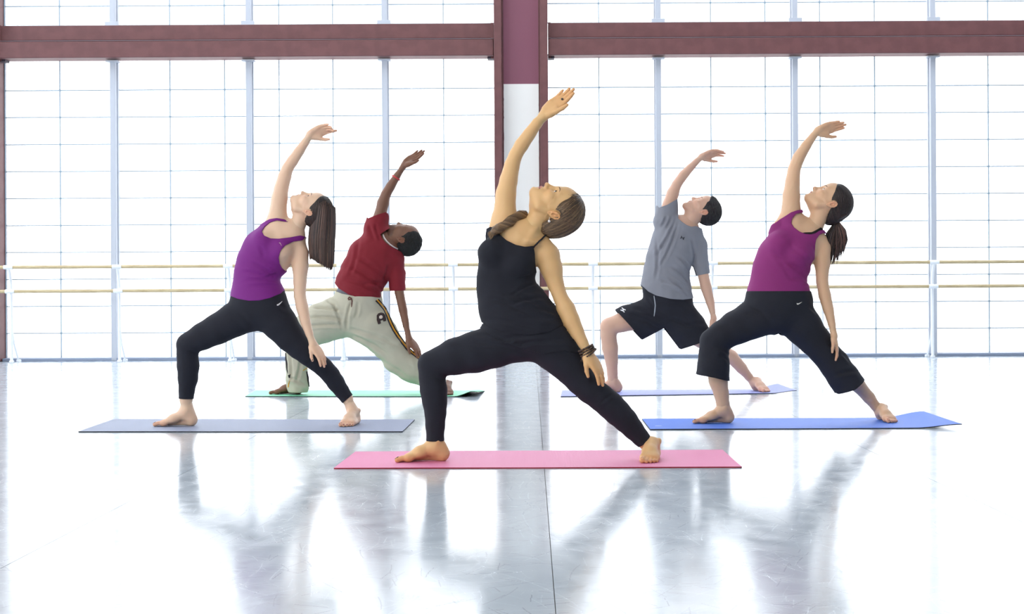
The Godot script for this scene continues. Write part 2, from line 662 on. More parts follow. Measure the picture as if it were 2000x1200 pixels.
# folds in cloth: each [x0, y0, x1, y1, width px, depth mm (a ridge if negative)], on the side towards the viewer; bow bends it
static func folds(list: Array, z0: float, noise: FastNoiseLite = null, rough := 0.0) -> Callable:
	var s := z0 / F
	var q := []
	for a in list:
		var p0 := P(a[0], a[1], z0)
		var p1 := P(a[2], a[3], z0)
		q.append([Vector2(p0.x, p0.y), Vector2(p1.x, p1.y), a[4] * s, a[5] * 0.001])
	return func(p: Vector3, n: Vector3) -> float:
		var x := Vector2(p.x, p.y)
		var out := 0.0
		if n.z > -0.3:
			for a in q:
				var e: Vector2 = a[1] - a[0]
				var u: float = (x - a[0]).dot(e) / e.length_squared()
				if u < -0.1 or u > 1.1:
					continue
				var off: float = (x - a[0]).cross(e) / e.length()
				off += 0.16 * e.length() * (u - u * u) - 0.03 * e.length()
				var w: float = a[2]
				if absf(off) < w * 3.0:
					var g := off / w
					out -= float(a[3]) * (exp(-g * g) - 0.7 * exp(-(g - 1.5) * (g - 1.5)) - 0.45 * exp(-(g + 1.6) * (g + 1.6))) * clampf(minf(u, 1.0 - u) * 3.5 + 0.3, 0.0, 1.0)
		if noise:
			out += rough * noise.get_noise_3dv(p * 100.0)
		return out


# ---------------------------------------------------------------- a person out of a description
var hands := {}
var ear: Bag
var streak := FastNoiseLite.new()
var crumple := FastNoiseLite.new()


func axes(y: Vector3, n: Vector3, left: bool) -> Basis:
	y = y.normalized()
	n = (n - y * n.dot(y)).normalized()
	var x := y.cross(n)
	return Basis(-x if left else x, y, n)


func line_at(pts: Array, y: float) -> float:
	if y >= pts[0][0]:
		return pts[0][1]
	for n in range(1, pts.size()):
		if y >= pts[n][0]:
			return lerpf(pts[n][1], pts[n - 1][1], (y - pts[n][0]) / (pts[n - 1][0] - pts[n][0]))
	return pts[-1][1]


func make_person(s: Dictionary) -> Node3D:
	var z0: float = s.z
	var m := z0 / F
	var hd: Dictionary = s.head
	# the head's place: its near ear lies at a given spot
	var th := deg_to_rad(hd.turn)
	var yaw := deg_to_rad(hd.yaw)
	var u := Vector3(cos(th), sin(th), 0)
	var f := Vector3(-sin(th), cos(th), 0)
	var l := Vector3.BACK
	var f2 := f * cos(yaw) + l * sin(yaw)
	var l2 := l * cos(yaw) - f * sin(yaw)
	var rl := deg_to_rad(hd.get("roll", 0.0))
	var u3 := u * cos(rl) + l2 * sin(rl)
	var l3 := l2 * cos(rl) - u * sin(rl)
	var size: float = hd.size
	var t := Transform3D(Basis(l3, u3, f2).scaled_local(Vector3.ONE * size), Vector3.ZERO)
	t.origin = P(hd.ear[0], hd.ear[1], z0 - 0.07) - t.basis * Vector3(0.074, -0.004, -0.013)
	var back := t.affine_inverse()

	var hv := head_vol(hd, s.fine)
	var neck: Array = s.neck
	var nl := []
	for a in neck:
		nl.append(back * P(a[0], a[1], z0 - (a[3] if a.size() > 3 else 0.0)))
	for n in range(0, neck.size() - 1):
		hv.seg(nl[n], nl[n + 1], neck[n][2] * m / size, neck[n + 1][2] * m / size, 0.022)
	var hb := hv.bag()
	hb.smooth(1, 0.4)
	var n0: Vector3 = nl[0].lerp(nl[1], 0.35)
	var nd: Vector3 = (nl[1] - nl[0]).normalized()
	hb.clip(func(p: Vector3) -> float: return (p - n0).dot(nd) + (9.0 if p.y > -0.06 else 0.0))
	hb.paint(face_paint(hd))
	for side in [-1.0, 1.0]:
		var tilt := Basis(Vector3.BACK, deg_to_rad(-8.0)) * Basis(Vector3.RIGHT, deg_to_rad(-8.0)) * Basis(Vector3.UP, deg_to_rad(22.0))
		var eb := ear.moved(Transform3D(Basis.from_scale(Vector3(side, 1, 1)) * tilt.scaled_local(Vector3.ONE * float(hd.get("ears", 0.95))), Vector3(side * 0.0715, -0.006, -0.013)))
		var er: Color = hd.skin
		eb.paint(func(q: Vector3) -> Color: return er.lerp(Color(er.r * 1.0, er.g * 0.76, er.b * 0.70), clampf((absf(q.x) - 0.070) / 0.012, 0.0, 0.75)))
		hb.append(eb)

	# each leg leans towards where its foot stands
	for w in [["leg_f", "foot_f"], ["leg_b", "foot_b"]]:
		var leg: Array = s[w[0]]
		for k in leg.size():
			if leg[k].size() == 3:
				leg[k].append(float(s[w[1]].at[1]) * smoothstep(0.3, 0.9, float(k) / (leg.size() - 1)))
	# the body: one surface
	var box := reach([s.arm_up, s.arm_dn, s.torso, s.leg_f, s.leg_b, neck], z0)
	var v := Vol.new(box[0], box[1], s.cell)
	chain(v, s.torso, z0, 0.04, s.flat)
	for a in s.get("lumps", []):
		var p := P(a[0], a[1], z0 - a[3])
		v.ell(p, Vector3.ONE * (a[2] * m), 0.03)
	for leg in [s.leg_f, s.leg_b]:
		var pts: Array = leg.duplicate(true)
		pts[-1][2] -= 1.2
		chain(v, pts, z0, 0.03)
	chain(v, neck, z0, 0.018, 1.0, -0.0005)
	for a in s.get("cords", []):
		chain(v, a, z0, 0.014)
	chain(v, s.arm_up.slice(0, 4), z0, 0.016)
	chain(v, s.arm_dn.slice(0, 3), z0, 0.016)
	var bare := v.twin()   # what tight clothes lie on
	for arm in [[s.arm_up, 3], [s.arm_dn, 2]]:
		var pts: Array = arm[0].duplicate(true)
		pts[-1][2] -= 1.0
		chain(v, pts, z0, 0.016, 1.0, 0.0, arm[1])
	s.bare = bare
	var body := v.bag()
	body.smooth(2)
	body.tint(hd.skin)
	body.append(hb, t)
	for w in ["hand_up", "hand_dn"]:
		var h: Dictionary = s[w]
		var a := P(h.at[0], h.at[1], z0 - h.at[2])
		var b := P(h.to[0], h.to[1], z0 - h.to[2])
		var hx := Transform3D(axes(b - a, h.palm, h.left).scaled_local(Vector3.ONE * float(h.size)), a)
		var ha: Array = s.arm_up if w == "hand_up" else s.arm_dn
		var back_h := hx.affine_inverse()
		var fore := []
		for q in [-2, -1]:
			fore.append(back_h * P(ha[q][0], ha[q][1], z0 - (ha[q][3] if ha[q].size() > 3 else 0.0)))
		for q in [-2, -1]:
			fore.append(ha[q][2] * m / float(h.size) * (0.86 if q == -2 else 1.0))
		var how: Array = hands[h.kind]
		var g: Bag = make_hand(how[0], how[1], how[2], fore).moved(hx)
		var hi: Transform3D = hx.affine_inverse()
		var hs: Color = hd.skin
		g.paint(func(q: Vector3) -> Color: return hs.lerp(Color(hs.r, hs.g * 0.74, hs.b * 0.66), 0.45 * clampf((hi * q).y / 0.14, 0.0, 1.0)))
		body.append(g)
		h.t = hx
	for w in ["foot_f", "foot_b"]:
		var h: Dictionary = s[w]
		var a := P(h.at[0], CY, z0 - h.at[1])
		a.y = h.get("up", 0.006)
		var d: Vector3 = Vector3(h.dir[0], 0, h.dir[1]).normalized()
		var x: Vector3 = Vector3.UP.cross(d) * h.side
		var fx := Transform3D(Basis(x, Vector3.UP, d).scaled_local(Vector3.ONE * float(h.size)), a)
		var leg: Array = s.leg_f if w == "foot_f" else s.leg_b
		var back_f := fx.affine_inverse()
		var shin := []
		for q in [-2, -1]:
			shin.append(back_f * P(leg[q][0], leg[q][1], z0 - (leg[q][3] if leg[q].size() > 3 else 0.0)))
		for q in [-2, -1]:
			shin.append(leg[q][2] * m / float(h.size) * (0.90 if q == -2 else 1.0))
		var g: Bag = make_foot(shin, s.fine * 1.08).moved(fx)
		var fi: Transform3D = fx.affine_inverse()
		var fs: Color = hd.skin
		g.paint(func(q: Vector3) -> Color: return fs.lerp(Color(fs.r, fs.g * 0.70, fs.b * 0.62), clampf(0.55 * ((fi * q).z - 0.09) / 0.08 + 0.4 * (0.03 - (fi * q).y) / 0.03, 0.0, 0.55)))
		body.append(g)
		h.t = fx
	var base := P(s.torso[-1][0], CY, z0)
	base.y = 0.0
	var who := thing("person", s.label, "person", base)
	who.set_meta("inv", -base)
	var skin := mat(Color.WHITE, 0.52)
	skin.vertex_color_use_as_albedo = true
	skin.subsurf_scatter_enabled = true
	skin.subsurf_scatter_strength = 0.12
	part(who, "body", body, skin)

	# eyes, lashes, brows
	var hair_dark: Color = hd.brow
	for side in [-1.0, 1.0]:
		var eye := Bag.new()
		var o := Vector3(side * 0.031, 0.0005, 0.0666)
		eye.ball(Vector3.ZERO, Vector3(0.0172, 0, 0), Vector3(0, 0.0080, 0), Vector3(0, 0, 0.0150))
		var en := part(who, "eye", eye.moved(t.translated_local(o)), mat(Color(0.86, 0.84, 0.82), 0.25))
		var iris := Bag.new()
		iris.ball(Vector3(0.0005, 0.0016, 0.0098), Vector3(0.0060, 0, 0), Vector3(0, 0.0046, 0), Vector3(0, 0, 0.0057))
		part(en, "iris", iris.moved(t.translated_local(o)), mat(hd.iris, 0.2), -base)
		var lash := Bag.new()
		var pp := []
		for k in 7:
			var q := (k - 3) / 3.0
			pp.append(o + Vector3(q * 0.0148, 0.0062 * (1.0 - q * q) - 0.0004 - 0.0012 * q * side, 0.0148 - 0.0050 * q * q))
		lash.tube(pp, [0.0006, 0.0010, 0.0012, 0.0013, 0.0012, 0.0011, 0.0006], 5)
		part(who, "eyelashes", lash.moved(t), mat(Color(0.05, 0.04, 0.04), 0.6))
		var brow := Bag.new()
		pp = []
		for k in 8:
			var q := k / 7.0
			var p := Vector3(side * (0.013 + 0.036 * q), 0.0185 + 0.0055 * sin(q * 2.4) - 0.004 * q * q, 0.13)
			pp.append(hv.hit(p, Vector3.FORWARD, 0.2) + Vector3(0, 0, 0.0003))
		brow.tube(pp, [0.0012, 0.0020, 0.0022, 0.0021, 0.0019, 0.0016, 0.0011, 0.0005], 6, Color.WHITE, 0.5, Vector3.UP)
		part(who, "eyebrow", brow.moved(t), mat(hair_dark, 0.8))

	# hair
	var hr: Dictionary = s.hair
	var gv := Vol.new(Vector3(-0.11, -0.14, -0.17), Vector3(0.11, 0.16, 0.13), s.fine * 1.35)
	var gr: float = hr.grow
	gv.ell(Vector3(0, 0.034, -0.012), Vector3(0.073, 0.086, 0.094) + Vector3.ONE * gr, 0.01)
	gv.ell(Vector3(0, 0.050, 0.040), Vector3(0.056, 0.040, 0.044) + Vector3.ONE * gr * 0.6, 0.03)
	for a in hr.get("ells", []):
		gv.ell(a[0], a[1], 0.03)
	for a in hr.get("segs", []):
		gv.seg(a[0], a[1], a[2], a[3], 0.02)
	var hairb := gv.bag()
	hairb.smooth(1)
	var edge: Array = hr.line
	var thin: float = gr - 0.0012
	hairb.push(func(p: Vector3, _n: Vector3) -> float: return -thin * exp(-maxf(line_at(edge, p.y) - p.z, 0.0) / 0.010))
	hairb.clip(func(p: Vector3) -> float:
		var e := (absv(p) - Vector3(0.085, -0.004, -0.012)) / Vector3(0.04, 0.026, 0.018)
		return minf(line_at(edge, p.y) - p.z + 0.005 * streak.get_noise_3dv(p * 900.0), 0.02 * (e.length() - 1.0)), 0.003)
	hairb.paint(func(_p: Vector3) -> Color: return hr.color)
	var rng := RandomNumberGenerator.new()
	rng.seed = 31
	comb(hairb, gv, hr, t, rng)
	hairb = hairb.moved(t)
	if hr.has("more"):
		hr.more.call(hairb, t, z0)
	var hm := mat(Color.WHITE, hr.get("gloss", 0.42))
	hm.vertex_color_use_as_albedo = true
	part(who, "hair", hairb, hm)

	# clothes
	for g in s.clothes:
		var cv := bare
		if not g.has("tight"):
			var gb := reach(g.sets, z0, 0.07)
			cv = Vol.new(gb[0], gb[1], g.get("cell", s.cell))
			for k in g.sets.size():
				chain(cv, g.sets[k], z0, g.get("k", 0.035), g.flats[k], g.grow)
		var b := cv.bag(g.get("tight", 0.0))
		b.smooth(2)
		if g.has("folds"):
			g.bend = folds(g.folds, z0, crumple, g.get("rough", 0.0))
			var most: float = g.tight - 0.0015 if g.has("tight") else 0.05
			var bend: Callable = g.bend
			b.push(func(q: Vector3, n: Vector3) -> float: return maxf(bend.call(q, n), -most))
		for q in g.cuts:
			b.clip(pattern(q, z0), 0.004)
		var cm := mat(g.color, g.get("matt", 0.85))
		cm.rim_enabled = true
		cm.rim = g.get("sheen", 0.15)
		cm.rim_tint = 0.6
		if g.has("weave"):
			cm.heightmap_enabled = true
			cm.heightmap_texture = g.weave
			cm.heightmap_scale = 0.05
			cm.uv1_triplanar = true
			cm.uv1_scale = Vector3.ONE * 9.0
		if g.has("stripes"):
			b.paint(g.stripes)
			cm.vertex_color_use_as_albedo = true
		var node := part(who, g.name, b, cm)
		if g.has("label"):
			node.set_meta("label", g.label)
		g.vol = cv
		g.node = node
	return who


static func absv(p: Vector3) -> Vector3:
	return Vector3(absf(p.x), p.y, p.z)


# strands laid over the hair, each running from where it leaves the scalp towards hr.flow
func comb(b: Bag, v: Vol, hr: Dictionary, t: Transform3D, rng: RandomNumberGenerator) -> void:
	var c := Vector3(0, 0.022, -0.018)
	var to: Vector3 = hr.flow
	if hr.get("hang", false):
		to = c + t.basis.inverse() * Vector3(0.0, -0.2, 0.0)
	var d1 := (to - c).normalized()
	var edge: Array = hr.line
	var made := 0
	var want: int = hr.get("strands", 800)
	for tries in want * 6:
		if made >= want:
			break
		var d0 := Vector3(rng.randfn(), rng.randfn(), rng.randfn()).normalized()
		var s := skin_at(v, c, d0)
		var e := (absv(s) - Vector3(0.085, -0.004, -0.012)) / Vector3(0.04, 0.027, 0.019)
		var far := line_at(edge, s.y) - s.z
		if far < 0.001 or e.length() < 1.05:
			continue
		made += 1
		var axis := d0.cross(d1)
		if axis.length() < 0.02:
			continue
		axis = axis.normalized()
		var whole := d0.angle_to(d1)
		var run := minf(whole, rng.randf_range(0.6, 1.2) * float(hr.get("long", 1.3)))
		var p := []
		var bow: float = rng.randf_range(-1.0, 1.0) * float(hr.get("bow", 0.12))
		for j in 8:
			var u := j / 7.0
			var d := d0.rotated(axis, run * u).rotated(d1, bow * sin(PI * u))
			var q := skin_at(v, c, d)
			var f := maxf(line_at(edge, q.y) - q.z, 0.0)
			var ee := (absv(q) - Vector3(0.085, -0.004, -0.012)) / Vector3(0.04, 0.026, 0.018)
			if ee.length() < 1.0 and j > 1:
				break
			q -= d * (float(hr.grow) - 0.002) * exp(-f / 0.010)
			p.append(q + d * float(hr.get("lift", 0.0)) * u)
		if p.size() < 3:
			continue
		var r: float = hr.get("thick", 0.0017) * rng.randf_range(0.7, 1.3)
		var rr := []
		for j in p.size():
			rr.append(r * (0.5 if j == 0 else (0.25 if j == p.size() - 1 else 1.0)))
		b.tube(p, rr, 5, (hr.color as Color).lerp(hr.light, pow(rng.randf(), 1.5)), 0.7)


func skin_at(v: Vol, c: Vector3, d: Vector3) -> Vector3:
	var t := 0.05
	for k in 14:
		var g := v.at(c + d * t)
		t += -g * 0.9
		if absf(g) < 0.0004:
			break
	return c + d * clampf(t, 0.05, 0.15)


# ---------------------------------------------------------------- nodes
func mat(c: Color, rough := 0.7, metal := 0.0) -> StandardMaterial3D:
	var m := StandardMaterial3D.new()
	m.albedo_color = c
	m.roughness = rough
	m.metallic = metal
	return m


var taken := {}


func numbered(called: String) -> String:
	var n: int = taken.get(called, 0)
	taken[called] = n + 1
	return called if n == 0 else "%s_%03d" % [called, n]


func thing(called: String, label: String, category: String, at := Vector3.ZERO, group := "") -> Node3D:
	var o := Node3D.new()
	o.name = numbered(called)
	add_child(o)
	o.position = at
	o.set_meta("label", label)
	o.set_meta("category", category)
	if group != "":
		o.set_meta("group", group)
	return o


# a part given in world coordinates, under a thing (or, with shift, under one of its parts)
func part(under: Node3D, called: String, b: Bag, m: Material, shift := Vector3.INF) -> MeshInstance3D:
	var o := MeshInstance3D.new()
	o.name = called
	o.mesh = b.moved(Transform3D(Basis(), -under.position if shift == Vector3.INF else shift)).mesh()
	o.material_override = m
	under.add_child(o, true)
	return o


func piece(under: Node3D, called: String, mesh: Mesh, m: Material, at: Vector3, turn := Vector3.ZERO) -> MeshInstance3D:
	var o := MeshInstance3D.new()
	o.name = called
	o.mesh = mesh
	o.material_override = m
	o.position = at
	o.rotation = turn
	under.add_child(o, true)
	return o


func box(x: float, y: float, z: float) -> BoxMesh:
	var b := BoxMesh.new()
	b.size = Vector3(x, y, z)
	return b


# ---------------------------------------------------------------- the five people; outlines in the picture's pixels, each at its own distance
func hairline(front := 0.0) -> Array:
	return [[0.13, 0.055 - front], [0.105, 0.066 - front], [0.09, 0.070 - front], [0.075, 0.066 - front], [0.058, 0.053 - front], [0.040, 0.042], [0.018, 0.026], [0.006, 0.016], [-0.004, -0.012], [-0.020, -0.034], [-0.045, -0.052], [-0.075, -0.085], [-0.1, -0.2]]


func woman_front() -> Dictionary:
	var torso := [[1036, 457, 22], [1018, 471, 46], [993, 510, 53], [987, 545, 51], [989, 567, 52], [999, 597, 60], [1013, 620, 67], [1025, 638, 66], [1027, 650, 48]]
	var leg_f := [[1006, 664, 40], [965, 677, 40], [928, 688, 38.5], [888, 697, 34], [862, 706, 27.5], [843, 713, 25], [844, 738, 23.5], [847, 762, 24.5], [849, 785, 22], [850.5, 808, 18.8], [850, 832, 17], [850, 862, 15.5], [851, 877, 15]]
	var leg_b := [[1052, 650, 50], [1082, 680, 43], [1100, 700, 37], [1116, 719, 32], [1133, 741, 27.5], [1152, 760, 26], [1174, 777, 24.5], [1192, 792, 25], [1206, 806, 24], [1222, 822, 21.5], [1236, 838, 18.5], [1250, 854, 15.2], [1262, 867, 13], [1270, 878, 12.5]]
	var lumps := [[962, 494, 24, 0.055], [1011, 513, 25, 0.06]]
	return {
		"extras": dress_woman_front,
		"z": 5.65, "cell": 0.0078, "fine": 0.0029, "flat": 0.70, "torso": torso, "leg_f": leg_f, "leg_b": leg_b, "lumps": lumps,
		"label": "person in the middle in a black strappy top and black leggings with a beaded bracelet",
		"arm_up": [[990, 452, 30], [986, 425, 25], [986.5, 403, 21], [988, 380, 19], [993.5, 352, 17.8], [1000, 323, 15.3], [1007, 303, 13.4], [1019, 283, 14], [1034, 262, 12.6], [1049, 241, 10.8], [1063, 225, 9.4]],
		"arm_dn": [[1056, 480, 22], [1068, 500, 26], [1077, 525, 21, 0.01], [1084.5, 553, 16.8, 0.02], [1095, 582, 14.6, 0.035], [1106, 604, 18, 0.04], [1116, 626, 17, 0.05], [1128, 650, 13.8, 0.06], [1138.5, 670, 11, 0.07], [1148, 688, 9.8, 0.08]],
		"neck": [[1034, 456, 25], [1044, 440, 20], [1056, 420, 19], [1068, 408, 19, 0.0]],
		"cords": [[[972, 425, 11], [966, 444, 11], [962, 462, 10]], [[1029, 471, 4, 0.060], [1043, 451, 5, 0.052], [1058, 434, 2, 0.030]], [[1000, 455, 5, 0.03], [1015, 464, 5, 0.060], [1028, 471, 5, 0.068]], [[1033, 472, 5, 0.066], [1048, 475, 5, 0.055], [1062, 480, 5, 0.035]]],
		"head": {"ear": [1083, 418], "turn": 1.0, "yaw": 13.0, "size": 1.02, "skin": lin(207, 168, 118), "lip": lin(176, 100, 92), "brow": Color(0.40, 0.29, 0.20), "iris": Color(0.22, 0.27, 0.30)},
		"hand_up": {"at": [1064, 224, 0.0], "to": [1121, 171, 0.0], "palm": Vector3(-0.34, 0.36, 0.86), "left": false, "kind": "flat", "size": 0.98},
		"hand_dn": {"at": [1148, 689, 0.08], "to": [1189, 756, 0.09], "palm": Vector3(-0.75, -0.3, -0.6), "left": true, "kind": "rest", "size": 0.92},
		"foot_f": {"at": [851, 0.0], "dir": [-1, 0.12], "side": 1.0, "size": 1.0},
		"foot_b": {"at": [1273, -0.05], "dir": [-0.2, 1], "side": -1.0, "size": 1.0, "slant": 1},
		"hair": {
			"grow": 0.012, "line": hairline(), "flow": Vector3(0.01, -0.085, -0.085), "color": lin(58, 43, 31), "light": lin(134, 106, 76), "strands": 1500, "thick": 0.0017,
			"ells": [[Vector3(0.0, -0.012, -0.075), Vector3(0.066, 0.075, 0.058)], [Vector3(0.01, -0.055, -0.062), Vector3(0.05, 0.035, 0.045)]],
			"more": braid,
		},
		"clothes": [
			{
				"name": "leggings", "tight": 0.004, "color": Color(0.058, 0.070, 0.122), "k": 0.03, "matt": 0.9, "cell": 0.008,
				"folds": [[920, 662, 1040, 690, 5, 4], [930, 652, 1010, 664, 4, 3], [1165, 790, 1196, 768, 3, 3], [1060, 668, 1110, 650, 5, 3], [866, 742, 850, 735, 4, 3]], "rough": 0.001,
				"cuts": [[[925, 600], [1090, 600], [1108, 640], [1122, 664], [1138, 690], [1160, 716], [1200, 752], [1300, 840], [1279, 855], [1249, 876], [1120, 800], [1000, 740], [880, 740], [875, 861], [825, 861], [790, 700]]],
			},
			{
				"name": "camisole", "tight": 0.01, "lumps": lumps, "color": Color(0.052, 0.064, 0.115), "matt": 0.92, "cell": 0.0075,
				"folds": [[1000, 575, 1046, 552, 3, 6], [1000, 592, 1058, 580, 4, 7], [985, 572, 1062, 596, 4, 6], [960, 580, 1040, 615, 5, 6], [1050, 600, 1086, 612, 4, 6], [1000, 620, 1085, 622, 5, 4], [950, 622, 1040, 636, 4, 4], [1040, 538, 1010, 545, 3, 4]], "rough": 0.003,
				"cuts": [[[900, 500], [925, 470], [945, 449], [958, 444], [966, 448], [976, 459], [990, 471], [1008, 480], [1025, 483.5], [1042, 482.5], [1044.5, 495], [1045.5, 515], [1049, 538], [1056, 545], [1063, 570], [1080, 592], [1120, 618], [1100, 634], [1075, 647], [1035, 653], [995, 650], [960, 640], [935, 626], [880, 620]]],
			},
			{
				"name": "waistband", "tight": 0.008, "color": Color(0.056, 0.068, 0.118), "matt": 0.92, "cell": 0.008,
				"folds": [[980, 660, 1080, 650, 5, 5], [1000, 672, 1100, 660, 5, 5], [960, 650, 1030, 680, 5, 4]], "rough": 0.003,
				"cuts": [[[925, 630], [1000, 644], [1098, 615], [1140, 690], [1100, 684], [1060, 690], [1020, 680], [985, 668], [950, 650]]],
				"label": "folded-over waistband of the leggings",
			},
		],
	}


# a loose braid laid over the far shoulder, and stray hairs
func braid(b: Bag, t: Transform3D, z0: float) -> void:
	var rng := RandomNumberGenerator.new()
	rng.seed = 4
	var path := [[1030, 420, -0.02], [1018, 420, 0.01], [1006, 425, 0.035], [996, 433, 0.055], [985, 440, 0.068], [974, 447, 0.075], [964, 453, 0.075], [957, 461, 0.07]]
	var rad := [8.5, 9.5, 7.5, 10.0, 7.5, 9.5, 7.0, 3.0]
	for k in 9:
		var pts := []
		var rr := []
		for j in 29:
			var q := j / 28.0 * (path.size() - 1)
			var a: Array = path[int(q)]
			var e: Array = path[mini(int(q) + 1, path.size() - 1)]
			var w := q - int(q)
			var rr0: float = lerpf(rad[int(q)], rad[mini(int(q) + 1, rad.size() - 1)], w)
			var ph := q * 1.9 + TAU * k / 9.0
			var off := Vector2(cos(ph), sin(ph)) * rr0 * 0.62
			pts.append(P(lerpf(a[0], e[0], w) + off.x * 0.5, lerpf(a[1], e[1], w) + off.x, z0 - lerpf(a[2], e[2], w) - 0.008 - off.y * z0 / F * 0.8))
			rr.append(rr0 * z0 / F * 0.42)
		b.tube(pts, rr, 6, lin(58, 43, 31).lerp(lin(130, 102, 72), rng.randf()))
	for k in 60:
		var w := rng.randf_range(-1.0, 1.0)
		var g := rng.randf_range(-1.0, 1.0)
		var pts := []
		for j in 6:
			var u := j / 5.0
			pts.append(P(966.0 - 11.0 * u + 3.0 * w * u, 452.0 + 10.0 * u + 5.0 * w + 2.0 * sin(u * 5.0 + g * 3.0), z0 - 0.083 + 0.006 * g - 0.004 * u))
		b.tube(pts, [0.0016, 0.0018, 0.0016, 0.0012, 0.0008, 0.0003], 4, lin(64, 48, 34).lerp(lin(150, 120, 86), rng.randf()))


func woman_left() -> Dictionary:
	var torso := [[574, 453, 17], [560, 463, 37], [540, 478, 46], [522, 496, 49], [509, 515, 45], [500, 535, 40], [499, 553, 40.5], [502, 572, 47.5], [505, 590, 53.5], [507, 599, 28]]
	var leg_f := [[493, 611, 33], [458, 625, 32], [425, 643, 28.5], [395, 658, 25], [378, 667, 21.5], [367, 673, 20.5], [366, 692, 19], [367.5, 715, 19.8], [367, 740, 17.5], [364.5, 765, 13.5], [363.5, 780, 12.3], [364, 803, 11.2]]
	var leg_b := [[525, 606, 37], [546, 632, 33], [566, 658, 27.5], [585, 678, 23], [602, 693, 20], [618, 706, 18], [632, 718, 17], [645, 732, 16.5], [656, 748, 15.5], [668, 765, 13], [678, 779, 11.3], [686, 797, 9.5]]
	var lumps := [[516, 470, 20, 0.06], [549, 489, 21, 0.065]]
	return {
		"extras": dress_woman_left,
		"z": 7.2, "cell": 0.0092, "fine": 0.0034, "flat": 0.70, "torso": torso, "leg_f": leg_f, "leg_b": leg_b, "lumps": lumps,
		"label": "person in a purple tank top and black leggings with long straight dark hair",
		"arm_up": [[545, 452, 24], [542, 430, 20.5], [543.5, 408, 16.6], [546, 388, 15], [549.5, 368, 14.2], [556, 345, 13], [561.5, 329, 11.3], [571, 315, 11.2], [584, 296, 10], [596.5, 278, 8.2], [606, 263, 7]],
		"arm_dn": [[581, 477, 16], [586, 495, 17], [586.5, 520, 15.5, 0.01], [586, 550, 13.2, 0.02], [585.5, 577, 12, 0.03], [590, 600, 12.4, 0.04], [597, 630, 10.2, 0.05], [604, 652, 8, 0.06], [611, 671, 6.8, 0.07]],
		"neck": [[574, 455, 17], [581, 441, 14.2], [588, 424, 14], [597, 408, 15]],
		"cords": [[[533, 425, 8], [522, 443, 10], [510, 460, 13]], [[566, 462, 2.5, 0.05], [575, 449, 3.5, 0.046], [587, 434, 1, 0.025]], [[543, 447, 3, 0.03], [556, 455, 3.5, 0.05], [566, 462, 3.5, 0.058]], [[568, 463, 3.5, 0.058], [582, 464, 3.5, 0.04]]],
		"head": {"ear": [602, 414], "turn": 7.0, "yaw": 4.0, "size": 0.97, "skin": lin(217, 184, 158), "lip": lin(186, 112, 108), "brow": Color(0.2, 0.15, 0.13), "iris": Color(0.12, 0.09, 0.08)},
		"hand_up": {"at": [606, 263, 0.0], "to": [657, 243, 0.0], "palm": Vector3(0.2, -0.5, 0.8), "left": false, "kind": "ballet", "size": 0.92},
		"hand_dn": {"at": [611, 671, 0.07], "to": [640, 716, 0.085], "palm": Vector3(-0.75, -0.3, -0.6), "left": true, "kind": "rest", "size": 0.86},
		"foot_f": {"at": [364, -0.03], "dir": [-1, 0.05], "side": 1.0, "size": 1.0},
		"foot_b": {"at": [690, -0.08], "dir": [-0.15, 1], "side": -1.0, "size": 0.98, "slant": 1},
		"hair": {"grow": 0.011, "line": hairline(-0.007), "flow": Vector3(0, 0, -0.2), "hang": true, "color": lin(30, 22, 22), "light": lin(66, 48, 44), "strands": 900, "thick": 0.002, "long": 1.6, "gloss": 0.55, "more": long_hair},
		"clothes": [
			{
				"name": "leggings", "tight": 0.004, "color": Color(0.058, 0.070, 0.125), "matt": 0.88, "k": 0.03,
				"folds": [[540, 606, 566, 618, 4, 3], [548, 590, 560, 604, 3, 4], [600, 706, 618, 716, 3, 4], [384, 690, 372, 684, 3, 4], [474, 606, 500, 640, 5, 3]], "rough": 0.001,
				"cuts": [[[440, 562], [563, 562], [566, 592], [574, 608], [606, 668], [720, 760], [690, 769], [666, 790], [600, 740], [500, 660], [400, 700], [390, 781], [340, 779], [320, 660]]],
			},
			{
				"name": "tank_top", "tight": 0.006, "lumps": lumps, "color": Color(0.43, 0.04, 0.46), "matt": 0.75, "sheen": 0.3, "cell": 0.009,
				"folds": [[505, 500, 545, 528, 3, 5], [495, 512, 540, 540, 3, 6], [480, 530, 536, 545, 3, 7], [482, 548, 540, 548, 3, 6], [495, 560, 546, 558, 3, 5], [520, 545, 545, 536, 2.5, 6], [516, 480, 524, 505, 4, 4]], "rough": 0.002,
				"cuts": [[[440, 520], [480, 455], [518, 434], [530, 429.5], [545, 427.5], [559, 429.5], [566, 434], [545, 432], [530, 436], [521, 443], [518.5, 453], [524, 462], [536, 467.5], [552, 468], [572, 465], [590, 461], [598, 463], [594, 470], [578, 473], [566, 480], [557, 491], [552, 505], [552, 516], [554.5, 524], [560, 531], [560, 562], [552, 573.5], [535, 582], [515, 587], [495, 587.5], [472, 584], [450, 577]]],
			},
		],
	}


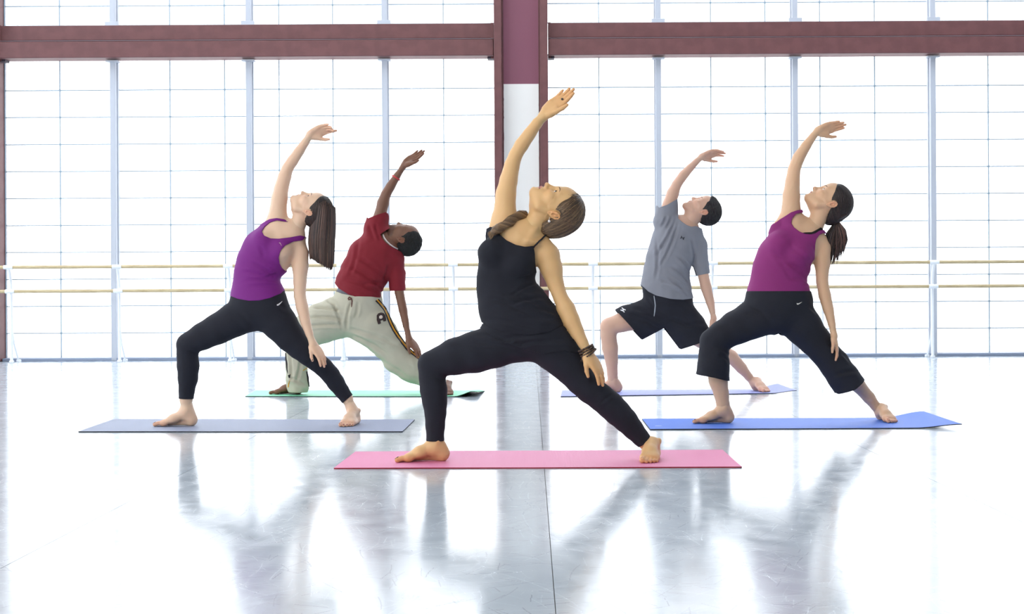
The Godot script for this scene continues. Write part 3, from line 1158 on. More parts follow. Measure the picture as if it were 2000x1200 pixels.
func long_hair(b: Bag, t: Transform3D, z0: float) -> void:
	var rng := RandomNumberGenerator.new()
	rng.seed = 9
	# the mass of the hair, then locks that leave the scalp and hang straight down
	var core := [[634, 412, 17, 0.0, 1.5], [630, 425, 19, 0.0, 1.3], [626, 455, 20, 0.0, 1.0], [626, 485, 20, 0.0, 0.9], [628, 502, 15, 0.0, 0.9]]
	var gb := reach([core], z0, 0.1)
	var v := Vol.new(gb[0], gb[1], 0.010)
	chain(v, core, z0, 0.03)
	var m := v.bag()
	m.smooth(2)
	m.tint(lin(28, 21, 21))
	b.append(m)
	for k in 1000:
		var w := rng.randf_range(-1.0, 1.0)
		var g := rng.randf_range(-1.0, 1.0)
		var rim := sqrt(maxf(1.0 - w * w, 0.0))
		var deep := (1.0 if rng.randf() < 0.75 else -1.0) * rim * rng.randf_range(0.86, 1.06)
		var low := lerpf(505.0, 527.0, clampf((w + 0.8) / 1.5, 0.0, 1.0)) + rng.randf_range(-9.0, 3.0)
		if w > 0.86:
			low += rng.randf_range(-22.0, -2.0)
		var pts := []
		var sway := rng.randf_range(-1.0, 1.0)
		for j in 8:
			var u := j / 7.0
			var py := lerpf(396.0 + 14.0 * absf(w) + 5.0 * g, low, u)
			var mid := lerpf(634.0, 626.5, minf(u * 1.6, 1.0)) + 2.0 * u
			var half := lerpf(21.0, 25.0, minf(u * 2.5, 1.0)) - 2.0 * maxf(u - 0.75, 0.0) * 4.0
			var depth := lerpf(0.092, 0.07, minf(u * 2.0, 1.0))
			pts.append(P(mid + w * half + sway * 1.3 * u * u, py, z0 - deep * depth))
		b.tube(pts, [0.002, 0.0034, 0.0036, 0.0036, 0.0034, 0.0030, 0.0024, 0.0005], 5, lin(32, 23, 22).lerp(lin(100, 73, 62), pow(rng.randf(), 1.8)), 0.6)


func woman_right() -> Dictionary:
	var torso := [[1586, 453, 17], [1571, 465, 38], [1549, 484, 47], [1532, 508, 51], [1521, 530, 48], [1520, 550, 50], [1520, 573, 56.5], [1521, 588, 60], [1522, 596, 28]]
	var leg_f := [[1505, 612, 37], [1470, 625, 33], [1438, 640, 28.5], [1412, 654, 24.5], [1394, 667, 21], [1394, 690, 20], [1398, 715, 19], [1403, 745, 18.3], [1409, 770, 14.5], [1412, 790, 12.8], [1413, 802, 12]]
	var leg_b := [[1540, 607, 40], [1567, 637, 33], [1590, 664, 27], [1608, 688, 23], [1630, 710, 19], [1652, 730, 17], [1676, 753, 14], [1697, 777, 11.8], [1711, 795, 9.6], [1718, 805, 9]]
	var lumps := [[1522, 478, 22, 0.06], [1560, 494, 22, 0.065]]
	return {
		"extras": dress_woman_right,
		"z": 7.2, "cell": 0.0092, "fine": 0.0034, "flat": 0.72, "torso": torso, "leg_f": leg_f, "leg_b": leg_b, "lumps": lumps,
		"label": "person in a magenta tank top and wide black capri pants with a dark wavy ponytail",
		"arm_up": [[1550, 446, 26], [1545, 426, 22], [1545, 405, 18.2], [1545.5, 383, 16.2], [1548, 355, 14.5], [1551, 331, 12.4], [1560, 308, 12], [1575, 284, 10], [1589, 265, 7.6], [1598, 255, 6.6]],
		"arm_dn": [[1600, 470, 16], [1606, 486, 17], [1606, 513, 15, 0.01], [1605.5, 550, 11.8, 0.02], [1611, 578, 12.2, 0.03], [1618, 605, 10.6, 0.045], [1625, 635, 7.6, 0.06], [1629, 656, 6.2, 0.07]],
		"neck": [[1587, 453, 17], [1593, 437, 15], [1601, 420, 15], [1612, 402, 16]],
		"cords": [[[1530, 425, 9], [1520, 441, 10], [1513, 455, 9]], [[1546, 428, 17], [1560, 433, 16], [1584, 444, 15]], [[1580, 461, 2.5, 0.05], [1589, 449, 4, 0.045], [1601, 433, 1, 0.025]], [[1556, 444, 3, 0.03], [1568, 455, 3.5, 0.052], [1580, 461, 3.5, 0.06]], [[1582, 462, 3.5, 0.06], [1596, 460, 3.5, 0.04]]],
		"head": {"ear": [1625, 398], "turn": 26.0, "yaw": -2.0, "size": 1.04, "skin": lin(210, 172, 140), "lip": lin(182, 112, 104), "brow": Color(0.2, 0.14, 0.11), "iris": Color(0.12, 0.09, 0.08)},
		"hand_up": {"at": [1597, 256, 0.0], "to": [1656, 239, 0.0], "palm": Vector3(0.15, -0.45, 0.85), "left": false, "kind": "flat", "size": 0.94},
		"hand_dn": {"at": [1629, 656, 0.07], "to": [1638, 708, 0.06], "palm": Vector3(-0.9, -0.1, -0.15), "left": true, "kind": "rest", "size": 0.86},
		"foot_f": {"at": [1413, -0.02], "dir": [-1, 0.05], "side": 1.0, "size": 1.0},
		"foot_b": {"at": [1721, -0.13], "dir": [0.1, 1], "side": -1.0, "size": 0.98, "slant": 1},
		"hair": {"grow": 0.010, "line": hairline(-0.006), "flow": Vector3(0.0, -0.012, -0.16), "color": lin(26, 19, 21), "light": lin(56, 39, 37), "strands": 900, "thick": 0.0019, "gloss": 0.55, "more": ponytail,
			"ells": [[Vector3(0.0, -0.02, -0.075), Vector3(0.055, 0.055, 0.045)]]},
		"clothes": [
			{
				"name": "capri_pants", "sets": [[[1505, 612, 39], [1470, 625, 36], [1438, 640, 32], [1412, 655, 28], [1393, 668, 24.5], [1394, 690, 27], [1393, 715, 30], [1391, 745, 33]], [[1540, 607, 42], [1567, 637, 36], [1590, 664, 30], [1607, 684, 27], [1628, 710, 27.5], [1648, 738, 29], [1668, 768, 31]], [[1520, 552, 48], [1520, 575, 57], [1521, 590, 65], [1522, 599, 38]]], "flats": [0.95, 0.95, 0.74], "grow": 0.004, "color": Color(0.058, 0.070, 0.122), "k": 0.03,
				"folds": [[1400, 690, 1420, 702, 4, 7], [1398, 676, 1425, 698, 3, 6], [1450, 610, 1480, 618, 4, 4], [1612, 668, 1634, 690, 4, 6], [1625, 730, 1668, 722, 4, 6], [1575, 600, 1590, 612, 3, 4], [1470, 600, 1500, 630, 5, 4], [1640, 690, 1656, 706, 3, 4]], "rough": 0.003,
				"cuts": [[[1440, 569], [1600, 569], [1640, 620], [1710, 730], [1687, 741], [1662, 760], [1634, 769.5], [1590, 740], [1521, 650], [1450, 690], [1440, 746], [1420, 743.5], [1390, 736], [1360, 731.5], [1340, 650]]],
			},
			{
				"name": "tank_top", "tight": 0.010, "lumps": lumps, "color": Color(0.50, 0.12, 0.41), "matt": 0.78, "sheen": 0.3, "cell": 0.009,
				"folds": [[1520, 515, 1568, 530, 3, 5], [1512, 500, 1570, 545, 3, 6], [1530, 480, 1580, 520, 4, 5], [1535, 545, 1574, 548, 3, 4], [1500, 490, 1540, 545, 4, 4], [1560, 555, 1580, 552, 2.5, 4], [1580, 478, 1588, 500, 3, 4]], "rough": 0.002,
				"cuts": [[[1440, 540], [1470, 470], [1504, 442], [1522, 428.5], [1540, 416.5], [1552, 412.5], [1565, 410], [1567, 415.5], [1550, 419.5], [1542, 428], [1540, 437], [1545, 446], [1555, 454], [1566, 458.5], [1578, 459.5], [1587, 457], [1596, 451.5], [1606, 450], [1614, 457], [1605, 456], [1595, 460], [1588, 469], [1586, 480], [1586, 492], [1587, 507], [1579, 516], [1581, 540], [1583, 560], [1578, 573], [1560, 580], [1540, 583.5], [1515, 583], [1485, 579], [1450, 572]]],
			},
			{
				"name": "inner_top", "tight": 0.003, "lumps": lumps, "color": Color(0.05, 0.05, 0.06),
				"cuts": [[[1556, 457], [1566, 455.5], [1580, 455], [1592, 449], [1600, 445], [1606, 449], [1597, 456], [1590, 466], [1580, 468], [1560, 466]]],
				"label": "black strap of an inner top",
			},
		],
	}


func ponytail(b: Bag, t: Transform3D, z0: float) -> void:
	var rng := RandomNumberGenerator.new()
	rng.seed = 12
	# pulled-back hair down to the tie, then a loose tail
	var knot := P(1635, 431, z0 + 0.005)
	for k in 70:
		var g := rng.randf() * TAU
		var a := t * (Vector3(0, 0.02, -0.07) + Vector3(cos(g) * 0.055, sin(g) * 0.06, -0.028))
		var off := Vector3(cos(g), sin(g), 0) * 0.010
		b.tube([a, a.lerp(knot, 0.5) + (a - t * Vector3(0, 0.02, -0.05)) * 0.10, knot + off * 0.9, knot + Vector3(0, -0.01, 0) + off * 0.7], [0.006, 0.006, 0.005, 0.004], 5, lin(30, 22, 24).lerp(lin(66, 46, 42), rng.randf()))
	for k in 210:
		var w := rng.randf_range(-1.0, 1.0)
		var g := rng.randf_range(-1.0, 1.0)
		var l := rng.randf_range(0.55, 1.0)
		var pts := []
		var curl := rng.randf_range(0.0, 1.0) * (1.0 if w > 0.0 else 0.5)
		for j in 9:
			var u := j / 8.0
			var px := lerpf(1635.0, 1630.0 + w * 18.0, minf(u * 1.8, 1.0)) + 3.0 * w * u + 11.0 * curl * sin(u * 4.5 - 0.6) * u
			var py := 429.0 + u * (94.0 - 26.0 * maxf(w, 0.0)) * l
			var wide := sin(minf(u * 1.6, 1.0) * PI * 0.5)
			pts.append(P(px, py, z0 + 0.005 + g * 0.028 * wide))
		b.tube(pts, [0.003, 0.005, 0.005, 0.005, 0.0045, 0.004, 0.0032, 0.0024, 0.0008], 5, lin(28, 21, 23).lerp(lin(96, 68, 60), pow(rng.randf(), 1.8)))


func man_left() -> Dictionary:
	var torso := [[757, 478, 18], [746, 485, 36], [728, 508, 43], [714, 538, 40], [704, 565, 41], [699, 590, 45], [697, 608, 38]]
	var shirt := [[758, 478, 20], [746, 484, 40], [727, 507, 47], [712, 532, 45], [702, 555, 45], [696, 590, 47]]
	var leg_f := [[686, 617, 30], [650, 628, 28], [620, 640, 23], [595, 653, 19], [581, 662, 16], [580, 690, 15], [578, 720, 12], [576, 745, 9], [576, 756, 8.5]]
	var leg_b := [[706, 617, 32], [732, 642, 28], [760, 675, 22], [783, 700, 18], [805, 720, 15.5], [832, 738, 12], [856, 750, 9], [868, 756, 8]]
	return {
		"extras": dress_man_left,
		"z": 9.42, "cell": 0.0105, "fine": 0.0044, "flat": 0.68, "torso": torso, "leg_f": leg_f, "leg_b": leg_b,
		"label": "person in a dark red T-shirt and cream sweatpants with a yellow and black side stripe",
		"arm_up": [[737, 452, 17], [738, 436, 14.5], [742.5, 420, 12.2], [748, 397, 11.2], [753.5, 380, 10], [763, 364, 9.3], [776, 343, 7.2], [790, 322, 5.7]],
		"arm_dn": [[768, 498, 14], [774, 515, 13], [777, 545, 10.5, 0.01], [780, 572, 9.4, 0.02], [787, 605, 8.8, 0.03], [793, 635, 7, 0.05], [798.5, 661, 5.6, 0.07]],
		"neck": [[756, 478, 15], [762, 470, 14.5], [773, 462, 14.5], [783, 456, 15]],
		"head": {"ear": [783.5, 468], "turn": -2.0, "yaw": -6.0, "size": 1.13, "man": 1.0, "skin": lin(115, 79, 59), "lip": lin(112, 68, 62), "beard": 0.55, "beard_color": lin(44, 30, 26), "brow": Color(0.07, 0.05, 0.05), "iris": Color(0.07, 0.05, 0.05)},
		"hand_up": {"at": [790, 322, 0.0], "to": [830.5, 292, 0.0], "palm": Vector3(-0.34, 0.36, 0.86), "left": false, "kind": "flat", "size": 1.03},
		"hand_dn": {"at": [798.5, 661, 0.07], "to": [828, 701, 0.08], "palm": Vector3(-0.7, -0.35, -0.5), "left": true, "kind": "rest", "size": 1.0},
		"foot_f": {"at": [575, -0.06], "dir": [-1, 0.05], "side": 1.0, "size": 1.02},
		"foot_b": {"at": [872, -0.02], "dir": [0.1, 1], "side": -1.0, "size": 1.05, "slant": 1},
		"hair": {"grow": 0.006, "line": [[0.13, 0.015], [0.105, 0.040], [0.088, 0.050], [0.070, 0.050], [0.055, 0.042], [0.040, 0.044], [0.018, 0.030], [-0.002, 0.018], [-0.010, -0.014], [-0.030, -0.034], [-0.055, -0.055], [-0.08, -0.085], [-0.1, -0.2]], "flow": Vector3(0, 0.02, -0.2), "color": lin(15, 15, 18), "light": lin(30, 29, 32), "strands": 700, "thick": 0.0022, "long": 0.12, "lift": 0.0012, "bow": 0.04, "gloss": 0.8},
		"clothes": [
			{
				"name": "undershirt", "tight": 0.004, "color": Color(0.42, 0.43, 0.47),
				"cuts": [[[640, 556], [702, 556], [702, 592], [640, 592]]],
			},
			{
				"name": "sweatpants", "sets": [[[694, 614, 36], [655, 622, 40], [625, 633, 38], [600, 647, 33], [584, 662, 27], [582, 690, 23], [579, 715, 20.5], [580, 738, 20.5], [582, 756, 20.5]], [[700, 616, 42], [726, 637, 40], [744, 656, 34], [759, 676, 29.5], [780, 703, 28], [805, 721, 26], [836, 738, 20], [858, 750, 13.5], [870, 756, 11]], [[698, 570, 42], [699, 590, 46], [697, 608, 40]]], "flats": [0.85, 0.85, 0.76], "grow": 0.004, "color": Color(0.70, 0.69, 0.62), "k": 0.04, "cell": 0.0085,
				"folds": [[612, 600, 676, 606, 3, 14], [606, 618, 672, 622, 3, 14], [604, 636, 668, 634, 3, 13], [680, 640, 690, 590, 3, 12], [656, 590, 674, 640, 3, 12], [690, 652, 760, 690, 4, 13], [688, 640, 780, 672, 4, 10], [716, 690, 800, 735, 4, 10], [570, 690, 574, 740, 3, 12], [592, 690, 584, 745, 3, 12], [566, 735, 600, 752, 3, 14], [640, 584, 660, 600, 3, 10], [705, 590, 700, 620, 3, 8]], "rough": 0.006,
				"cuts": [[[600, 560], [655, 568], [672, 574], [700, 579], [743, 580], [800, 560], [900, 740], [874, 749], [868, 764], [800, 780], [680, 680], [640, 690], [612, 766.5], [557, 766.5], [520, 640]]],
			},
			{
				"name": "t_shirt", "sets": [shirt, [[757, 490, 20], [770, 508, 18], [775, 535, 15], [777, 580, 13.5]], [[737, 462, 24], [734, 445, 22], [739, 425, 19], [746, 395, 17]]], "flats": [0.74, 1.0, 1.0], "grow": 0.006, "color": Color(0.46, 0.05, 0.12), "k": 0.03, "cell": 0.0085,
				"folds": [[700, 500, 760, 545, 4, 9], [690, 520, 748, 560, 4, 10], [680, 545, 745, 572, 4, 9], [735, 470, 722, 440, 4, 8], [745, 470, 735, 440, 3, 8], [762, 520, 752, 550, 3, 8], [705, 470, 690, 540, 4, 8], [715, 555, 745, 552, 3, 9]], "rough": 0.007,
				"cuts": [[[600, 530], [640, 470], [700, 400], [719, 428], [730, 424], [756, 415.5], [770, 440], [746, 459], [750, 468], [757, 476], [766, 483], [776, 488], [800, 500], [820, 560], [791, 567.5], [764, 568.5], [744, 570], [745, 587], [716, 585], [686, 575.5], [664, 563], [651, 549]]],
			},
		],
	}


func man_right() -> Dictionary:
	var torso := [[1344, 449, 17], [1330, 457, 38], [1318, 480, 42], [1308, 510, 42], [1303, 540, 42], [1303, 568, 45], [1306, 590, 44], [1304, 600, 30]]
	var shirt := [[1344, 449, 19], [1330, 457, 40], [1317, 480, 45], [1307, 510, 44], [1301, 540, 44], [1300, 562, 48.5], [1303, 590, 50]]
	var leg_f := [[1290, 614, 27], [1248, 622, 22], [1215, 630, 19], [1189, 638, 16.6], [1188.5, 655, 15.4], [1191.5, 680, 15.8], [1194.5, 705, 12.5], [1196, 728, 10.5], [1197, 742, 10.2], [1200, 752, 10]]
	var leg_b := [[1318, 616, 27], [1350, 648, 22], [1385, 672, 17], [1407, 684, 14], [1428, 697, 13.2], [1448, 719, 11], [1463, 737, 8], [1473, 750, 7.5]]
	return {
		"extras": dress_man_right,
		"z": 9.42, "cell": 0.0105, "fine": 0.0044, "flat": 0.68, "torso": torso, "leg_f": leg_f, "leg_b": leg_b,
		"label": "person in a grey T-shirt and loose black shorts with short dark hair",
		"arm_up": [[1303, 440, 19], [1303, 420, 16], [1307, 400, 13.4], [1314, 378, 11.6], [1322, 360, 9.8], [1335, 342, 9.5], [1348, 328, 8], [1362, 314, 6.4], [1371, 306, 5.5]],
		"arm_dn": [[1355, 465, 15], [1363, 480, 15], [1368, 505, 13], [1373, 535, 11, 0.01], [1379, 562, 11, 0.02], [1387, 590, 8.8, 0.03], [1392, 612, 6, 0.05], [1394, 622, 5.5, 0.06]],
		"neck": [[1341, 449, 17], [1346, 434, 15.5], [1354, 422, 15], [1366, 408, 15]],
		"head": {"ear": [1375, 414], "turn": 19.0, "yaw": -2.0, "size": 1.08, "man": 1.0, "skin": lin(205, 166, 145), "lip": lin(186, 122, 112), "beard": 0.14, "beard_color": lin(110, 86, 80), "brow": Color(0.14, 0.11, 0.1), "iris": Color(0.12, 0.12, 0.13)},
		"hand_up": {"at": [1371, 306, 0.0], "to": [1411, 294, 0.0], "palm": Vector3(0.1, -0.7, 0.7), "left": false, "kind": "curved", "size": 1.02},
		"hand_dn": {"at": [1394, 622, 0.06], "to": [1397, 670, 0.03], "palm": Vector3(-0.9, 0, -0.3), "left": true, "kind": "rest", "size": 1.0},
		"foot_f": {"at": [1199, -0.07], "dir": [-1, 0.05], "side": 1.0, "size": 1.05},
		"foot_b": {"at": [1477, -0.14], "dir": [0.25, 1], "side": -1.0, "size": 1.05, "slant": 1},
		"hair": {"grow": 0.007, "line": [[0.13, 0.045], [0.11, 0.068], [0.095, 0.078], [0.080, 0.073], [0.070, 0.062], [0.058, 0.049], [0.040, 0.048], [0.022, 0.032], [-0.004, 0.022], [-0.012, -0.014], [-0.030, -0.036], [-0.060, -0.060], [-0.085, -0.09], [-0.1, -0.2]], "flow": Vector3(0, -0.02, -0.2), "color": lin(22, 20, 24), "light": lin(48, 45, 50), "strands": 1300, "thick": 0.0015, "long": 0.26, "lift": 0.003, "bow": 0.03, "gloss": 0.5, "ells": [[Vector3(0, 0.088, 0.058), Vector3(0.036, 0.022, 0.022)]]},
		"clothes": [
			{
				"name": "shorts", "sets": [[[1300, 608, 34], [1262, 622, 36], [1228, 635, 37.5], [1205, 645, 37]], [[1310, 606, 40], [1340, 640, 37], [1361, 670, 34.5], [1380, 698, 34]], [[1301, 556, 46], [1305, 588, 46], [1304, 600, 34]]], "flats": [0.78, 0.78, 0.74], "grow": 0.004, "color": Color(0.058, 0.070, 0.125), "k": 0.03, "cell": 0.0085,
				"folds": [[1236, 600, 1296, 628, 4, 8], [1225, 612, 1286, 640, 4, 7], [1300, 590, 1345, 596, 4, 5], [1300, 620, 1350, 640, 4, 6], [1262, 582, 1275, 600, 3, 6], [1320, 640, 1375, 630, 4, 5]], "rough": 0.004,
				"cuts": [[[1246, 552], [1272, 556], [1288, 574], [1356, 577], [1420, 640], [1396, 656], [1370, 667], [1328, 682.5], [1296.6, 640], [1253.5, 664], [1202, 606.5], [1210, 580]]],
			},
			{
				"name": "t_shirt", "sets": [shirt, [[1345, 462, 22], [1361, 480, 19], [1367, 505, 15.5], [1373, 550, 13]], [[1305, 452, 25], [1300, 432, 23], [1302, 412, 20], [1310, 380, 18.5]]], "flats": [0.76, 1.0, 1.0], "grow": 0.005, "color": Color(0.50, 0.51, 0.55), "k": 0.03, "cell": 0.0085,
				"folds": [[1318, 432, 1282, 500, 3, 11], [1322, 440, 1290, 520, 3, 10], [1282, 470, 1280, 545, 3, 10], [1286, 545, 1340, 565, 4, 9], [1320, 500, 1346, 530, 3, 10], [1310, 520, 1346, 552, 3, 10], [1300, 540, 1340, 575, 3, 8], [1300, 425, 1290, 445, 3, 9], [1310, 425, 1298, 450, 3, 8], [1350, 470, 1356, 515, 3, 7]], "rough": 0.007,
				"cuts": [[[1200, 540], [1250, 440], [1270, 380], [1285, 407], [1300, 402], [1322, 390], [1324.5, 412], [1322, 428], [1330, 436], [1338, 441.5], [1347, 444.5], [1356, 443], [1380, 450], [1410, 530], [1386, 534], [1360, 538.5], [1355, 523], [1350, 518], [1346, 530], [1352, 545], [1353, 583], [1330, 585.5], [1305, 584], [1278, 577.5], [1264, 570], [1252, 558]]],
			},
		],
	}


# ---------------------------------------------------------------- the scene
func _ready() -> void:
	var cam := Camera3D.new()
	cam.name = "camera"
	cam.projection = Camera3D.PROJECTION_FRUSTUM
	cam.near = 0.1
	cam.far = 200.0
	cam.size = 1200.0 / F * cam.near
	cam.frustum_offset = Vector2((1000.0 - CX) / F * cam.near, -(600.0 - CY) / F * cam.near)
	cam.position = Vector3(0, EYE, 0)
	cam.rotation.z = -ROLL
	add_child(cam)
	cam.current = true

	var env := Environment.new()
	env.background_mode = Environment.BG_SKY
	var sky := Sky.new()
	var sm := ProceduralSkyMaterial.new()
	sm.sky_top_color = Color(0.965, 0.98, 1.0)
	sm.sky_horizon_color = Color(0.985, 0.99, 1.0)
	sm.ground_bottom_color = Color(0.97, 0.98, 0.99)
	sm.ground_horizon_color = Color(0.98, 0.985, 1.0)
	sm.sky_energy_multiplier = 1.0
	sm.ground_energy_multiplier = 0.92
	sky.sky_material = sm
	env.sky = sky
	env.background_energy_multiplier = 4.5
	env.tonemap_mode = Environment.TONE_MAPPER_LINEAR
	env.tonemap_exposure = 1.0
	env.sdfgi_enabled = true
	env.ssao_enabled = true
	env.ssil_enabled = true
	var we := WorldEnvironment.new()
	we.name = "world_environment"
	we.environment = env
	add_child(we)

	streak.seed = 3
	streak.frequency = 0.01
	streak.fractal_octaves = 3
	crumple.seed = 8
	crumple.frequency = 0.08
	crumple.fractal_octaves = 2

	# lamps out of view left of the camera, placed to light the people
	for k in 2:
		var lamp := AreaLight3D.new()
		lamp.name = "unseen_lamp_light"
		lamp.area_size = Vector2(2.2, 1.4)
		lamp.light_color = Color(1.0, 0.94, 0.85)
		lamp.light_energy = 14.0
		lamp.area_normalize_energy = true
		lamp.area_range = 40.0
		lamp.shadow_enabled = true
		lamp.position = Vector3(-5.2 + 3.4 * k, 5.2, 1.2)
		add_child(lamp, true)
		lamp.look_at(Vector3(0.3 + 0.6 * k, 0.9, -6.8))
		var shade := MeshInstance3D.new()
		shade.name = "unseen_lamp"
		shade.mesh = bevel_box(2.3, 1.5, 0.12, 0.02)
		shade.material_override = mat(Color(0.8, 0.8, 0.8), 0.5)
		add_child(shade, true)
		shade.transform = lamp.transform.translated_local(Vector3(0, 0, 0.10))
		shade.set_meta("kind", "structure")
		var glow := mat(Color(1, 1, 1), 0.6)
		glow.emission_enabled = true
		glow.emission = Color(1.0, 0.94, 0.85)
		glow.emission_energy_multiplier = 1.0
		piece(shade, "unseen_diffuser", box(2.2, 1.4, 0.01), glow, Vector3(0, 0, -0.066))

	room()
	mats()
	barres()
	hands = {
		"flat": [[0.06, 0.04, 0.05, 0.08], -0.012, Vector3(0.45, 1, 0.12)],
		"ballet": [[0.12, 0.5, 0.45, 0.28], 0.05, Vector3(0.5, 1, 0.35)],
		"curved": [[0.26, 0.24, 0.26, 0.30], 0.03, Vector3(0.35, 1, 0.45)],
		"rest": [[0.16, 0.14, 0.16, 0.2], 0.06, Vector3(0.35, 1, 0.35)],
	}
	ear = make_ear()
	var only: String = ""
	for who in [woman_front(), woman_left(), woman_right(), man_left(), man_right()]:
		var node := make_person(who)
		if who.has("extras"):
			who.extras.call(node, who)


func struct(called: String, parent: Node3D = null) -> Node3D:
	var o := Node3D.new()
	o.name = called
	(parent if parent else self).add_child(o, true)
	o.set_meta("kind", "structure")
	return o


static func wx(px: float, depth := ZW) -> float:
	return (px - CX) * depth / F


static func wy(py: float, depth := ZW) -> float:
	return EYE - (py - CY) * depth / F


func room() -> void:
	var x0 := wx(-1120)
	var x1 := wx(3170)
	var top := 6.4
	var front := 8.0
	# the floor: sheets of glossy vinyl on a slab
	var floor_ := struct("floor")
	var slab := piece(floor_, "slab", box(x1 - x0 + 1.0, 0.3, ZW + front + 1.6), mat(Color(0.6, 0.59, 0.56), 0.9), Vector3((x0 + x1) / 2, -0.158, (front - ZW) / 2 - 0.3))
	var scratched := floor_maps()
	var vinyl := mat(Color(0.77, 0.815, 0.86), 1.0)
	vinyl.albedo_texture = scratched[2]
	vinyl.roughness_texture = scratched[0]
	vinyl.heightmap_enabled = true
	vinyl.heightmap_texture = scratched[1]
	vinyl.heightmap_scale = 0.045
	vinyl.uv1_triplanar = true
	vinyl.uv1_world_triplanar = true
	vinyl.uv1_scale = Vector3.ONE * 0.42
	vinyl.metallic_specular = 0.62
	var xs := [x0 - 0.3]
	for k in range(-6, 8):
		xs.append(0.055 + 1.515 * k + (0.015 if k > 0 else 0.0))
	xs.append(x1 + 0.3)
	for k in xs.size() - 1:
		var w: float = xs[k + 1] - xs[k] - 0.0020
		piece(floor_, "vinyl_sheet", box(w, 0.008, ZW + front + 0.7), vinyl, Vector3((xs[k] + xs[k + 1]) / 2, -0.004, (front - ZW) / 2))
	# white tape over the middle joint
	var ceil_ := struct("ceiling")
	var white := mat(Color(0.86, 0.87, 0.88), 0.8)
	for r in [[-ZW - 1.1, -13.6], [-10.4, front + 0.5]]:  # opening for a skylight out of view, placed to brighten the window wall
		piece(ceil_, "deck", box(x1 - x0 + 1.0, 0.3, r[1] - r[0]), white, Vector3((x0 + x1) / 2, top + 0.15, (r[0] + r[1]) / 2))
	for k in 13:
		piece(ceil_, "unseen_skylight_bar", box(0.08, 0.16, 3.2), white, Vector3(lerpf(x0, x1, k / 12.0), top + 0.1, -12.0))

	var maroon := mat(Color(0.40, 0.24, 0.245), 0.55)
	maroon.albedo_texture = noise_tex(5, 0.02, [Color(0.93, 0.92, 0.93), Color(1, 1, 1)], 256)
	maroon.uv1_triplanar = true
	var maroon_web := mat(Color(0.53, 0.31, 0.39), 0.5)
	var painted := mat(Color(0.98, 0.985, 0.975), 0.7)
	var alu := mat(Color(0.70, 0.725, 0.77), 0.45)
	alu.metallic = 0.0
	var bar := mat(Color(0.56, 0.64, 0.70), 0.5)
	var glass := mat(Color(0.96, 0.98, 1.0, 0.2), 0.0)
	glass.transparency = BaseMaterial3D.TRANSPARENCY_ALPHA
	var clear := mat(Color(0.96, 0.98, 1.0, 0.05), 0.0)
	clear.transparency = BaseMaterial3D.TRANSPARENCY_ALPHA

	# the steel frame of the window wall
	var frame := struct("wall_back")
	for c in [-1116.0, -48.0, 1020.0, 2088.0, 3156.0]:
		var cx := wx(c)
		var col := Node3D.new()
		col.name = "steel_column"
		frame.add_child(col, true)
		col.position = Vector3(cx, 0, -ZW + 0.02)
		var fl := 0.086
		for s in [-1.0, 1.0]:
			piece(col, "flange", bevel_box(fl, top, 0.36, 0.006), maroon, Vector3(s * wx(CX + 44.5), top / 2, 0))
			piece(col, "weld_strip", box(0.02, top, 0.02), maroon, Vector3(s * wx(CX + 36.0), top / 2, -0.05))
		piece(col, "web", box(wx(CX + 73.0), top, 0.06), maroon_web, Vector3(0, top / 2, -0.09))
		var infill := rough_panel(wx(CX + 70.0), wy(163))
		piece(col, "painted_infill", infill, painted, Vector3(0, 0, -0.055))
	var yb1 := wy(47)
	var yb2 := wy(78)
	var yb3 := wy(111.5)
	for b in [[-1116.0, -48.0], [-48.0, 1020.0], [1020.0, 2088.0], [2088.0, 3156.0]]:
		var a0 := wx(b[0] + 53.0)
		var a1 := wx(b[1] - 53.0)
		var w := a1 - a0
		var cx := (a0 + a1) / 2
		var beam := Node3D.new()
		beam.name = "steel_beam"
		frame.add_child(beam, true)
		beam.position = Vector3(cx, 0, -ZW)
		piece(beam, "upper_channel", bevel_box(w, yb1 - yb2 - 0.014, 0.16, 0.005), maroon, Vector3(0, (yb1 + yb2) / 2 + 0.006, -0.02))
		piece(beam, "lower_channel", bevel_box(w, yb2 - yb3 - 0.012, 0.22, 0.006), maroon, Vector3(0, (yb2 + yb3) / 2 - 0.010, 0.03))
		piece(beam, "gap_shade_strip", box(w, 0.05, 0.02), mat(Color(0.16, 0.12, 0.14), 0.8), Vector3(0, yb2 - 0.012, 0.035))  # dark strip standing in for the shade between the channels
		piece(beam, "shelf_plate", box(w, 0.008, 0.12), mat(Color(0.46, 0.40, 0.43), 0.5), Vector3(0, yb2 + 0.004, 0.02))
		for s in [-1.0, 1.0]:
			piece(beam, "end_plate", box(0.03, yb1 - yb3 + 0.03, 0.13), maroon, Vector3(s * (w / 2 - 0.015), (yb1 + yb3) / 2 - 0.01, 0.0))
			piece(beam, "seat_angle", box(0.07, 0.03, 0.12), mat(Color(0.22, 0.18, 0.24), 0.6), Vector3(s * (w / 2 - 0.035), yb3 - 0.012, 0.0))

	# the windows: panes in a grid of thin bars, taller posts inside
	var vs := [[5.0, 113.0, 220.5, 329.5, 437.0, 544.0, 650.0, 758.0, 867.5, 968.0], [1072.0, 1173.0, 1286.0, 1393.0, 1500.0, 1607.5, 1715.0, 1823.0, 1938.0, 2036.0]]
	var hs := [695.5, 646.6, 593.6, 540.6, 487.5, 434.5, 381.5, 328.5, 275.4, 222.0, 169.0, 104.0]
	var hu := [42.0, 3.5, -49.5, -102.5, -155.5, -208.5, -261.5, -314.5, -340.0]
	var zg := -ZW - 0.10
	var number := 1
